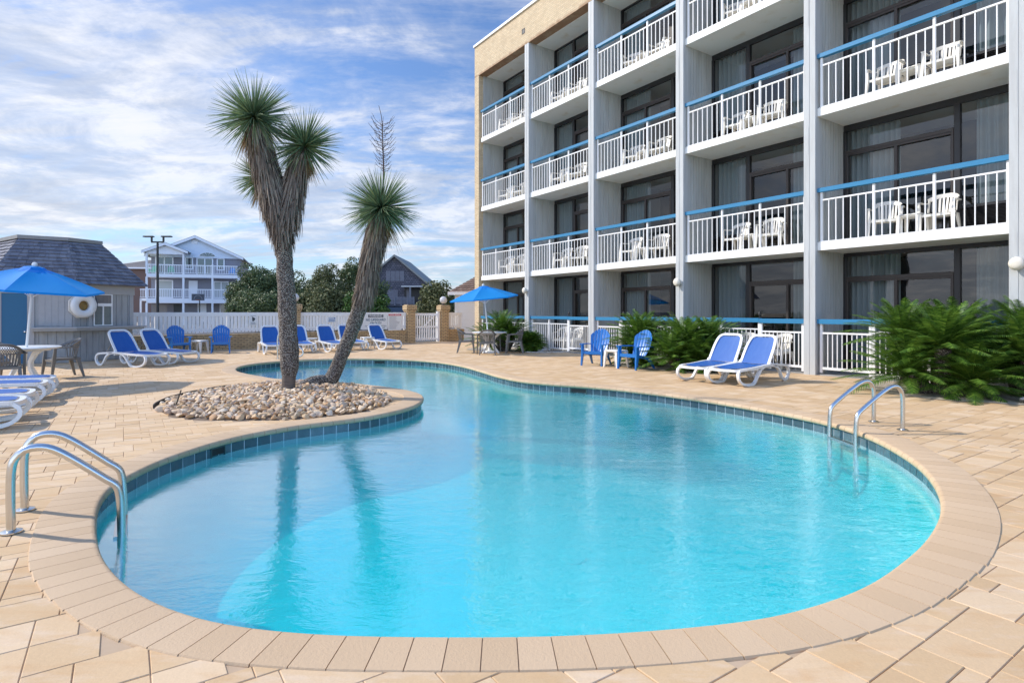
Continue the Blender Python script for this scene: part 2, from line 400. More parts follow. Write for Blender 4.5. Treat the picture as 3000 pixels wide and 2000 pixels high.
# tile band: one small mesh, tiles with grout gaps
tile = island_ramp('blue_grey_pool_tile', [(0, (.03, .055, .07)), (.4, (.055, .10, .12)), (.75, (.11, .165, .19)), (1, (.22, .29, .31))], .22, .3, 30, .45, 14, .6)
groutm = mat('pale_grout', (.42, .44, .42), .8)
mb = MB(); L_ = resample(pool, .155/2); NL = len(L_)-len(L_) % 2
for q in range(NL//2):
    vs = []
    for a in range(3):
        i = (q*2+a) % NL; p = L_[i]; t = (L_[(i+2) % NL]-L_[i-2]).normalized(); n = Vector((t.y, -t.x, 0))
        sh = t*(.004 if a == 0 else (-.004 if a == 2 else 0))
        for z in (-.054, -.150): vs.append(Vector((p.x, p.y, z))+n*.027+sh)
    mb.add(vs, [(0, 1, 3, 2), (2, 3, 5, 4)])
struct(mb.build('pool_tile_band', tile))
# shell: walls + floor
deep = -.76
mb = MB(); rings = [(.03, -.046), (.03, -.50), (-.02, -.62), (-.11, -.72), (-.30, deep)]
vs = [off(i, d, z) for d, z in rings for i in range(NP)]
mb.add(vs, [(r*NP+i, r*NP+(i+1) % NP, (r+1)*NP+(i+1) % NP, (r+1)*NP+i) for r in range(len(rings)-1) for i in range(NP)])
fl = [off(i, -.30, deep-.001) for i in range(0, NP)]
def fill(loops, z, name, m, n2=None):
    bm = bmesh.new()
    for lp in loops:
        vv = [bm.verts.new((p[0], p[1], z)) for p in lp]
        for i in range(len(vv)): bm.edges.new((vv[i-1], vv[i]))
    bmesh.ops.triangle_fill(bm, use_beauty=True, use_dissolve=False, edges=bm.edges[:])
    for f_ in bm.faces:
        if f_.normal.z < 0: f_.normal_flip()
    me = bpy.data.meshes.new(name); bm.to_mesh(me); bm.free(); me.materials.append(m)
    return link(name, me)
struct(mb.build('pool_wall', poolc, smooth=60, recalc=False))
struct(fill([pool[::3]], deep, 'pool_floor', poolc))
struct(MB().add([off(i, .0285+.003, z) for z in (-.05, -.152) for i in range(NP)], [(i, (i+1) % NP, NP+(i+1) % NP, NP+i) for i in range(NP)]).build('pool_tile_grout', groutm))
# water: one closed body, its sides buried behind the shell
m, t, b = base_mat('pool_water'); t.nodes.remove(b)
co = N(t, 'ShaderNodeTexCoord').outputs['Object']
n1 = NOISE(t, MAP(t, co, (1.0, 2.0, 1), (0, 0, R(-12))), 3.4, 5, .64, .6)
n2 = NOISE(t, MAP(t, co, (1.0, 1.6, 1), (0, 0, R(20))), 11, 3, .6, .8)
big = NOISE(t, co, .42, 2, .5)
px_ = N(t, 'ShaderNodeSeparateXYZ'); L(t, co, px_.inputs[0])
amp = RAMP(t, M2(t, 'ADD', big, M2(t, 'MULTIPLY', M2(t, 'MINIMUM', px_.outputs[0], 3.0), .055)), [(.36, .22), (.62, 1.25)]); sa = N(t, 'ShaderNodeSeparateColor'); L(t, amp, sa.inputs[0])
h = M2(t, 'ADD', M2(t, 'MULTIPLY', n1, M2(t, 'ADD', .40, M2(t, 'MULTIPLY', sa.outputs[0], .55))), M2(t, 'MULTIPLY', M2(t, 'MULTIPLY', n2, sa.outputs[0]), .50))
bn = N(t, 'ShaderNodeBump'); bn.inputs['Strength'].default_value = .21; bn.inputs['Distance'].default_value = .028; L(t, h, bn.inputs['Height'])
ge = N(t, 'ShaderNodeNewGeometry'); dt = N(t, 'ShaderNodeVectorMath', operation='DOT_PRODUCT'); L(t, bn.outputs[0], dt.inputs[0]); L(t, ge.outputs['Incoming'], dt.inputs[1])
sch = M2(t, 'POWER', M2(t, 'SUBTRACT', 1.0, M2(t, 'ABSOLUTE', dt.outputs['Value']), clamp=True), 1.85)      # same reflectance seen from above and below
fres = M2(t, 'ADD', .04, M2(t, 'MULTIPLY', sch, .93))
tr = N(t, 'ShaderNodeBsdfTransparent'); gl = N(t, 'ShaderNodeBsdfGlossy'); gl.inputs['Roughness'].default_value = .0; L(t, bn.outputs[0], gl.inputs['Normal'])
mx = N(t, 'ShaderNodeMixShader'); L(t, fres, mx.inputs[0]); L(t, tr.outputs[0], mx.inputs[1]); L(t, gl.outputs[0], mx.inputs[2])
ab = N(t, 'ShaderNodeVolumeAbsorption'); ab.inputs[0].default_value = (.0, .96, .978, 1); ab.inputs[1].default_value = 1.9
vs_ = N(t, 'ShaderNodeVolumeScatter'); vs_.inputs[0].default_value = (.08, .97, 1, 1); vs_.inputs['Density'].default_value = .36; vs_.inputs['Anisotropy'].default_value = .0
va = N(t, 'ShaderNodeAddShader'); L(t, ab.outputs[0], va.inputs[0]); L(t, vs_.outputs[0], va.inputs[1])
L(t, mx.outputs[0], t.nodes['Material Output'].inputs[0]); L(t, va.outputs[0], t.nodes['Material Output'].inputs['Volume'])
water_m = m
bm = bmesh.new(); src = [off(i, .05) for i in range(0, NP, 2)]
vv = [bm.verts.new((p.x, p.y, WZ)) for p in src]
for i in range(len(vv)): bm.edges.new((vv[i-1], vv[i]))
bmesh.ops.triangle_fill(bm, use_beauty=True, edges=bm.edges[:])
ex = bmesh.ops.extrude_face_region(bm, geom=bm.faces[:]); bmesh.ops.translate(bm, vec=(0, 0, deep-.1-WZ), verts=[g for g in ex['geom'] if isinstance(g, bmesh.types.BMVert)])
bmesh.ops.recalc_face_normals(bm, faces=bm.faces); me = bpy.data.meshes.new('water'); bm.to_mesh(me); bm.free(); me.materials.append(water_m)
struct(link('water', me))

dr_ = thing('pool_drain', 'round white drain cover on the pool floor near the front', 'drain', (.51, 4.81, deep+.002))
MB().lathe([(.11, 0), (.11, .006), (.07, .014), (.0, .016)], 24).build('drain_cover', poolc, dr_, 40)
# skimmer mouths in the tile band
for (xd, yd) in ((1325, 884), (868, 823.5), (455, 1007)):
    c = GD(xd, yd); i = min(range(NP), key=lambda k: (pool[k]-c).length); t_ = (pool[(i+2) % NP]-pool[i-2]).normalized(); ang = math.atan2(t_.y, t_.x)
    e = thing('pool_skimmer', {1325: 'dark skimmer slot in the tiles below the blue armchairs', 868: 'dark skimmer slot in the far tile band, right of the slanting trunk', 455: 'dark skimmer slot in the tiles left of the rock bed'}[xd], 'skimmer', tuple(off(i, .02, -.104)), ang, 'skimmer slots in the pool wall'); e.scale = (.5 if xd == 455 else .9, 1, 1)
    MB().box((-.16, -.008, -.03), (.16, .004, .035)).build('skimmer_mouth', mat('skimmer_dark', (.004, .008, .008), .6) if 'skimmer_dark' not in MATS else MATS['skimmer_dark'], e)
    f_ = MB(); f_.box((-.18, -.016, .035), (.18, .006, .046)).box((-.18, -.016, -.05), (-.16, .006, .05)).box((.16, -.016, -.05), (.18, .006, .05))
    f_.build('skimmer_frame', MATS.get('skimmer_green') or mat('skimmer_green', (.05, .10, .09), .5), e)

# ------------------------------------------------------------------ rock bed outline
BD = [(355.6,938.3),(364,947),(380,954),(418,961.5),(470,965),(530,966),(600,966.5),(666,966),(723,960.5),(777,954.8),(826,948.5),(862,939.3),(895,929.5),(903,921),(893,911),(878,901),(838,889),(813,884.5),(770,881),(700,879),(640,880),(580,884),(520,891),(450,903),(400,915),(366,929)]
bed = spline([GD(x, y) for x, y in BD], True, .12)

# ------------------------------------------------------------------ ground sheets with the pool cut out
sand = mat('sandy_ground', (.42, .33, .22), .95, c2=(.33, .26, .17), vs=.8)
hole = [off(i, .12) for i in range(0, NP, 4)]
struct(fill([[(-700, -60), (700, -60), (700, 1200), (-700, 1200)], hole], -.030, 'ground', sand))
joint = mat('paver_joint_sand', (.44, .31, .19), .95, c2=(.52, .38, .25), vs=3)
dk = [HL(-16.6, 2.3), HL(-16.6, -26), HL(11, -26), HL(11, 2.3)]
struct(fill([[(p.x, p.y) for p in dk], hole], -.0055, 'pool_deck_base', joint))
# pavers
paver = None
m, t, b = base_mat('sandstone_pavers')
g = N(t, 'ShaderNodeNewGeometry'); co = N(t, 'ShaderNodeTexCoord').outputs['Object']
rnd = g.outputs['Random Per Island']
c1 = RAMP(t, rnd, [(0, (.53, .35, .185)), (.35, (.58, .395, .215)), (.7, (.62, .43, .245)), (1, (.66, .48, .295))])
st = NOISE(t, MAP(t, co, (1.2, 5, 1), (0, 0, HR+R(90))), 2.2, 5, .6, .4)
rs = N(t, 'ShaderNodeSeparateColor'); L(t, RAMP(t, st, [(.50, 0.), (.72, 1.)]), rs.inputs[0])
c2 = MIX(t, M2(t, 'MULTIPLY', rs.outputs[0], .42), c1, (.52, .29, .12))
rs2 = N(t, 'ShaderNodeSeparateColor'); L(t, RAMP(t, NOISE(t, MAP(t, co, (1, 3, 1), (0, 0, HR+R(90)), (4, 9, 0)), 3.1, 5, .65), [(.52, 0.), (.75, 1.)]), rs2.inputs[0])
c3 = MIX(t, M2(t, 'MULTIPLY', rs2.outputs[0], .45), c2, (.70, .57, .44))
fin = NOISE(t, co, 120, 3, .6); dirt = NOISE(t, co, .55, 6, .7); fk = M2(t, 'ADD', M2(t, 'MULTIPLY', fin, .22), M2(t, 'ADD', .74, M2(t, 'MULTIPLY', dirt, .32))); fc = N(t, 'ShaderNodeCombineColor'); [L(t, fk, fc.inputs[i]) for i in range(3)]
L(t, MIX(t, 1, c3, fc.outputs[0], 'MULTIPLY'), b.inputs['Base Color']); b.inputs['Roughness'].default_value = .78; b.inputs['Specular IOR Level'].default_value = .3
bn = N(t, 'ShaderNodeBump'); bn.inputs['Strength'].default_value = .3; bn.inputs['Distance'].default_value = .006; L(t, NOISE(t, co, 35, 5, .6), bn.inputs['Height']); L(t, bn.outputs[0], b.inputs['Normal'])
paver = m
rp = random.Random(3); U = .0775; GX, GY = int(27.4/U), int(24/U); occ = bytearray(GX*GY)
outp = [(p.x, p.y) for p in outer[::4]]; inp = [(p.x, p.y) for p in pool[::4]]; bedp = [(p.x, p.y) for p in bed]
obx = (min(p[0] for p in outp), max(p[0] for p in outp), min(p[1] for p in outp), max(p[1] for p in outp))
huts = [(-12.75, 14.2), (-11.45, 15.05), (-10.9, 16.35), (-13.8, 17.6), (-15.2, 15.8)]
mb = MB(); sizes = [(3, 3), (2, 3), (3, 2), (4, 3), (3, 4), (3, 3), (4, 2)]
for gy in range(GY):
    for gx in range(GX):
        if occ[gy*GX+gx]: continue
        rp.shuffle(sizes)
        for (w, h) in sizes+[(2, 2), (1, 2), (2, 1), (1, 1)]:
            if gx+w > GX or gy+h > GY: continue
            if any(occ[(gy+b_)*GX+gx+a] for b_ in range(h) for a in range(w)): continue
            break
        else: continue
        for b_ in range(h):
            for a in range(w): occ[(gy+b_)*GX+gx+a] = 1
        x0, x1 = -16.55+gx*U, -16.55+(gx+w)*U; y0, y1 = .04-(gy+h)*U, .04-gy*U
        cs = [HL(x, y) for x, y in ((x0, y0), (x1, y0), (x1, y1), (x0, y1))]
        c = (cs[0]+cs[2])/2
        if c.y < .6 and abs(c.x) > 4: continue
        if abs(c.x) > 1.15*max(c.y, 0)+3: continue
        if obx[0]-.5 < c.x < obx[1]+.5 and obx[2]-.5 < c.y < obx[3]+.5:
            ins = [inside(outp, p.x, p.y) for p in cs]
            if all(ins): continue
            if any(ins) and any(inside(inp, p.x, p.y) for p in cs): continue
        if all(inside(bedp, p.x, p.y) for p in cs): continue
        if inside(bedp, c.x, c.y) and c.y < 8 and sum(inside(bedp, p.x, p.y) for p in cs) > 2: continue
        gq = .0015; e = .003; zz = rp.uniform(-.0012, .0012)
        def ring(ins_, z): return [HL(x0+ins_, y0+ins_, z), HL(x1-ins_, y0+ins_, z), HL(x1-ins_, y1-ins_, z), HL(x0+ins_, y1-ins_, z)]
        near = c.length < 9
        if near:
            mb.add(ring(gq, -.012)+ring(gq, zz-.003)+ring(gq+e, zz), [(8, 9, 10, 11)]+[(r+i, r+(i+1) % 4, r+4+(i+1) % 4, r+4+i) for r in (0, 4) for i in range(4)])
        else:
            mb.add(ring(gq, -.012)+ring(gq+.001, zz), [(4, 5, 6, 7)]+[(i, (i+1) % 4, 4+(i+1) % 4, 4+i) for i in range(4)])
struct(mb.build('pool_deck', paver, recalc=False))
# parking lot beyond the fence
pk = [HL(-17.2, -60), HL(-17.2, 30), HL(-60, 30), HL(-60, -60)]
MBk = MB(); MBk.add([(p.x, p.y, -.02) for p in pk], [(0, 1, 2, 3)]); o = MBk.build('parking_lot', asphalt, recalc=False); struct(o)
if o.data.polygons[0].normal.z < 0: o.data.flip_normals()
pt = MB(); pt.box((-13.6, .06, -.02), (7, 1.18, .022)); o = pt.build('patio', concrete); struct(o); o.location = HO; o.rotation_euler = (0, 0, HR)
# ------------------------------------------------------------------ hotel
hotel = thing('hotel_building', 'four storey hotel with tan brick parapet, blue topped balcony railings and dark windows', 'building', HO, HR)
PIT = 3.395; CW_ = .25; CLR = PIT-CW_
ST = [PIT, 0, -PIT, -2*PIT, -3*PIT, -4*PIT]      # left end of each bay, nearest first
FZ = [.022, 2.756, 5.541, 8.327]; TOPZ = 10.86; BDp = 1.16
XL = ST[-1]-.38; XR = PIT*2+.0
def siding(mb, x, y0, y1, z0, z1, face, n=9):
    """grooved boards on a wall whose plane is x = const; face = +1/-1 outward"""
    st = (y1-y0)/n; pts = []
    for i in range(n):
        a = y0+i*st; pts += [(a, 0), (a+st-.016, 0), (a+st-.016, -.014), (a+st, -.014)]
    pts.append((y1, 0)); vs = []
    for y, d in pts: vs += [(x+face*d, y, z0), (x+face*d, y, z1)]
    mb.add(vs, [(2*i, 2*i+2, 2*i+3, 2*i+1) for i in range(len(pts)-1)])
# party walls with vertical board siding, columns
mb = MB(); first = True
for k, s in enumerate(ST+[XR]):
    f_ = MB(); x0, x1 = s-CW_+.02, s-.02
    if k == 5: x0 = s-.05
    f_.box((x0, .2, 0), (x1, 3.0, TOPZ+.3)); siding(f_, s-.002, .2, BDp, 0, TOPZ, 1)
    if k < 5 or k == 6: siding(f_, s-CW_+.002, .2, BDp, 0, TOPZ, -1)
    f_.build('party_wall', grey_siding, hotel)
    if k != 5:
        c_ = MB(); c_.bbox((s-CW_, 0, 0), (s-CW_/2-.002, .2, TOPZ if k < 6 else TOPZ), .006).bbox((s-CW_/2+.002, .0, 0), (s, .2, TOPZ), .006)
        c_.box((s-CW_+.01, .008, 0), (s-.01, .19, TOPZ-.01))
        for z in (2.0, 4.6, 7.3): c_.box((s-CW_+.1, -.003, z), (s-CW_+.104, 0, z+.6))
        c_.build('facade_column', column_paint, hotel)
# brick: parapet band and end wall
brick_rust = brick_mat('rust_stained_brick', (.64, .50, .31), (.56, .42, .25), (.50, .40, .27), .2, .067, .008)
t = brick_rust.node_tree; b = t.nodes['Principled BSDF']; old = b.inputs['Base Color'].links[0].from_socket
co = N(t, 'ShaderNodeTexCoord').outputs['Object']; s_ = N(t, 'ShaderNodeSeparateXYZ'); L(t, co, s_.inputs[0])
hgt = M2(t, 'SUBTRACT', s_.outputs[2], TOPZ); nz = NOISE(t, MAP(t, co, (1.3, 1, .6)), 3.0, 6, .7)
k_ = M2(t, 'MULTIPLY', M2(t, 'SUBTRACT', M2(t, 'MULTIPLY', nz, .34), M2(t, 'ADD', hgt, .06)), 9, clamp=True)
L(t, MIX(t, M2(t, 'MULTIPLY', k_, .7), old, (.22, .085, .03)), b.inputs['Base Color'])
MB().box((XL, 0, TOPZ), (XR, .35, 12.09)).build('parapet_wall', brick_rust, hotel)
MB().box((XL, .0, -.02), (ST[-1]-.055, 9, TOPZ-.002)).box((XL, .352, TOPZ), (XL+.35, 9, 12.09)).build('brick_end_wall', brick_tan, hotel)
cp = MB(); cp.bbox((XL-.05, -.05, 12.092), (XR, .42, 12.19), .012).bbox((XL-.05, .423, 12.092), (XL+.42, 9, 12.19), .012); cp.build('roof_coping', white_paint, hotel)
MB().box((XL+.36, .36, 11.0), (XR, 9, 11.2)).build('flat_roof', MATS['grey_concrete'], hotel)
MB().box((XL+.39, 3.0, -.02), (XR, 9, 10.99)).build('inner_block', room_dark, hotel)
# scupper in the parapet
sx = toH(GD(1, 1))[0]; sc_ = MB()
qx = -4*PIT+1.55
for a, b_ in (((-.09, -.012, -.09), (-.075, .0, .09)), ((.075, -.012, -.09), (.09, .0, .09)), ((-.075, -.012, .075), (.075, 0, .09)), ((-.075, -.012, -.09), (.075, 0, -.075))): sc_.box(a, b_)
scp = sc_.build('parapet_scupper', bronze_dark, hotel, loc=(-3*PIT-.32, 0, 11.38))
MB().box((-.075, -.004, -.075), (.075, -.001, .075)).build('scupper_mouth', dark_frame, scp)
# slabs
sm = MB(); sm.bbox((.0, .07, -.17), (CLR, BDp+.1, 0), .008); sm.box((.0, BDp+.1, -.17), (CLR, 3.0, -.001)); slab_me = sm.mesh('balcony_slab', slab_paint)
so_ = MB(); so_.box((0, .352, -.2), (CLR, 3.0, 0)); sof_me = so_.mesh('top_soffit', slab_paint)
for s in ST:
    for z in FZ[1:]: link('balcony_slab', slab_me, hotel, (s, 0, z))
    link('top_soffit', sof_me, hotel, (s, 0, TOPZ+.19))
# window walls
HD = 2.585
def fr_box(mb, a, b): mb.bbox(a, b, .006)
def window_type(flip):
    X = (lambda x: CLR-x) if flip else (lambda x: x)
    def bx(mb, x0, x1, y0, y1, z0, z1):
        a, b_ = sorted((X(x0), X(x1))); mb.bbox((a, y0, z0), (b_, y1, z1), .005)
    fm = MB(); y0, y1 = BDp-.02, BDp+.08
    bx(fm, 0, CLR, y0+.02, y1, HD-.10, HD+.03); bx(fm, 0, .05, y0, y1, 0, HD-.1); bx(fm, CLR-.05, CLR, y0, y1, 0, HD-.1)
    bx(fm, 2.02, 2.12, y0, y1, 0, HD-.1)
    df = fm.mesh('window_frame', dark_frame)
    f2 = MB(); bx(f2, .05, 2.02, y0-.01, y1, 1.98, 2.05); bx(f2, .05, 2.02, y0, y1, 0, .06); bx(f2, 1.97, 2.02, y0-.01, y1, .06, 1.98)
    bx(f2, .05, .09, y0-.005, y1, .06, 1.98)
    sash = f2.mesh('sliding_door_frame', bronze)
    f3 = MB(); bx(f3, 1.0, 1.06, y0-.006, y1-.02, .06, 1.98); bx(f3, .09, 1.0, y0, y1-.03, .06, .11); bx(f3, 1.06, 1.97, y0+.01, y1-.02, .06, .11); bx(f3, .09, 1.97, y0, y1-.03, 1.935, 1.98)
    panel = f3.mesh('sliding_sash', bronze)
    def pane(x0, x1, z0, z1, y=BDp+.03):
        g_ = MB(); a, b_ = sorted((X(x0), X(x1))); g_.add([(a, y, z0), (b_, y, z0), (b_, y, z1), (a, y, z1)], [(0, 1, 2, 3)]); return g_
    gs = [pane(*q).mesh('glass_pane', win_glass, recalc=False) for q in ((.09, 1.0, .11, 1.94), (1.06, 1.97, .11, 1.94, BDp+.045), (.05, 2.02, 2.05, HD-.1), (2.12, CLR-.05, .55, HD-.1))]
    lo = MB(); bx(lo, 2.12, CLR-.05, y0, y1, .0, .05); bx(lo, 2.12, CLR-.05, y0, y1, .5, .55)
    for i in range(17):
        z = .07+i*.025; a, b_ = sorted((X(2.2 if not flip else 2.2), X(CLR-.08))); lo.add([(a, BDp-.012, z), (b_, BDp-.012, z), (b_, BDp+.012, z+.018), (a, BDp+.012, z+.018)], [(0, 1, 2, 3)])
    lo.box((min(X(2.12), X(CLR-.05)), BDp+.03, .05), (max(X(2.12), X(CLR-.05)), BDp+.04, .5))
    lou = lo.mesh('air_conditioner_grille', dark_frame, recalc=False)
    def curtain(x0, x1, z0, z1, pl):
        n = int(abs(x1-x0)*90); rr = random.Random(int(x0*100)+flip); ph = 0; vs = []
        for i in range(n+1):
            x = x0+(x1-x0)*i/n; ph += rr.uniform(.35, .95)*pl
            y = BDp+.20+.042*math.sin(ph); vs += [(X(x), y, z0), (X(x), y+.004*math.sin(ph*1.7), z1)]
        g_ = MB(); g_.add(vs, [(2*i, 2*i+2, 2*i+3, 2*i+1) for i in range(n)]); return g_
    c1 = curtain(.05, 1.02, .03, HD-.08, 1); c1b = curtain(2.3, CLR-.06, .5, HD-.08, .8)
    return df, sash, panel, gs, lou, [c1.mesh('curtain', curtain_m, smooth=70, recalc=False), c1b.mesh('curtain', curtain_m, smooth=70, recalc=False)]
WT = [window_type(0), window_type(1)]
hb = MB(); hb.box((0, BDp, HD+.03), (CLR, BDp+.14, HD+.16)); header_me = hb.mesh('window_header', dark_frame)
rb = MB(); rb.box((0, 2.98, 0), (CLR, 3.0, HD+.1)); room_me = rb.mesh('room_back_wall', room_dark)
for k, s in enumerate(ST):
    ty = WT[0 if k in (1, 3, 5) else 1]
    for z in FZ:
        w = link('window_wall', ty[0], hotel, (s, 0, z)); link('sliding_door_frame', ty[1], w); link('sliding_sash', ty[2], w)
        for g_ in ty[3]: link('glass_pane', g_, w)
        link('air_conditioner_grille', ty[4], w)
        for c_ in ty[5]: link('curtain', c_, w)
        link('window_header', header_me, w)
# railings
RT = 1.12
def railing(gate=None, top=RT, bottom=.0):
    w_ = MB(); y = .11; b_ = MB(); g_ = None
    def bal(m, x0, x1, z0, z1, n):
        for i in range(1, n): x = x0+(x1-x0)*i/n; m.box((x-.0082, y-.0082, z0), (x+.0082, y+.0082, z1))
    zr = top-.235
    if gate is None:
        P_ = [.075, 1.075, 2.075, CLR-.035]
        for p in P_: w_.bbox((p-.022, y-.022, 0), (p+.022, y+.022, top-.09), .004); w_.box((p-.045, y-.04, 0), (p+.045, y+.04, .008))
        w_.box((.05, y-.016, zr-.03), (CLR, y+.016, zr)); w_.box((.06, y-.02, .0082), (CLR-.02, y+.02, .02))
        for a, c_ in zip(P_, P_[1:]): bal(w_, a, c_, .02, zr-.03, 7)
        b_.bbox((.0, y-.055, top-.086), (CLR, y+.05, top), .006)
        return w_.mesh('balcony_railing', white_paint), b_.mesh('handrail', blue_rail), None, None
    lo, hi = (.06, 1.08) if gate == 'L' else (2.06, CLR-.04)
    P_ = [hi, 2.0, CLR-.04] if gate == 'L' else [.075, 1.05, lo]
    zb = .10
    for p in P_: w_.bbox((p-.027, y-.027, 0), (p+.027, y+.027, top-.09), .004)
    for a, c_ in zip(P_, P_[1:]):
        w_.box((a, y-.016, zr-.03), (c_, y+.016, zr)); w_.box((a, y-.016, zb-.035), (c_, y+.016, zb)); bal(w_, a, c_, zb, zr-.03, 9 if c_-a < 1.05 else 10)
    gm = MB(); z2 = zr-.045
    e = hi if gate == 'R' else lo
    for p in ((lo+.045, hi-.03) if gate == 'R' else (lo+.01, hi-.06)): gm.bbox((p-.027, y-.025, .03), (p+.027, y+.025, top-.09), .004)
    gm.box((lo+.04, y-.018, z2-.035), (hi-.03, y+.018, z2)); gm.box((lo+.04, y-.018, .1), (hi-.03, y+.018, .15)); bal(gm, lo+.045, hi-.03, .15, z2-.035, 10)
    gb = MB()
    if gate == 'R': b_.bbox((.0, y-.055, top-.095), (lo+.02, y+.05, top), .006); gb.bbox((lo+.025, y-.06, top-.108), (CLR, y+.05, top-.010), .006)
    else: gb.bbox((.0, y-.06, top-.108), (hi-.025, y+.05, top-.010), .006); b_.bbox((hi-.02, y-.055, top-.095), (CLR, y+.05, top), .006)
    return w_.mesh('patio_railing', white_paint), b_.mesh('handrail', blue_rail), gm.mesh('patio_gate', white_paint), gb.mesh('handrail', blue_rail)
up = railing(); GLm = railing('L', 1.15); GRm = railing('R', 1.15)
fl_ = MB(); fl_.tube([(0, 0, 0), (0, 0, .15)], .012, 6); fl_.lathe([(.012, .15), (.034, .17), (.036, .20), (.03, .225), (.012, .25)], 8)
fin_me = fl_.mesh('post_lamp', bronze_dark, smooth=40)
for k, s in enumerate(ST):
    for z in FZ[1:]:
        if k == 0 and z > 6: continue
        r = link('balcony_railing', up[0], hotel, (s, 0, z)); link('handrail', up[1], r)
    gt = GLm if k in (1, 3, 5) else GRm
    r = link('patio_railing', gt[0], hotel, (s, 0, .02)); link('handrail', gt[1], r); link('post_lamp', fin_me, r, (1.12 if k in (1, 3, 5) else 2.04, .15, 1.05))
    gg = link('patio_gate', gt[2], hotel, (s, 0, .02)); link('handrail', gt[3], gg)
# wall lamps on every second column
lamp_glass = mat('frosted_lamp_glass', (.72, .66, .55), .3, bump=.5, bs=70)
for s in (PIT, -PIT, -3*PIT):
    o = MB().lathe([(.05, -.055), (.07, -.05), (.07, .05), (.05, .055)], 12).mesh('lamp_bracket', white_paint, 40)
    lb = link('wall_lamp', o, hotel, (s-CW_/2, -.0, 2.08), (R(90), 0, 0))
    g_ = MB(); pr = [(.02+.09*math.sin(R(a))**.8, .03+.13*(1-math.cos(R(a)))/2) for a in range(10, 181, 17)]; g_.lathe(pr, 14); g_.build('lamp_globe', lamp_glass, lb, 50)

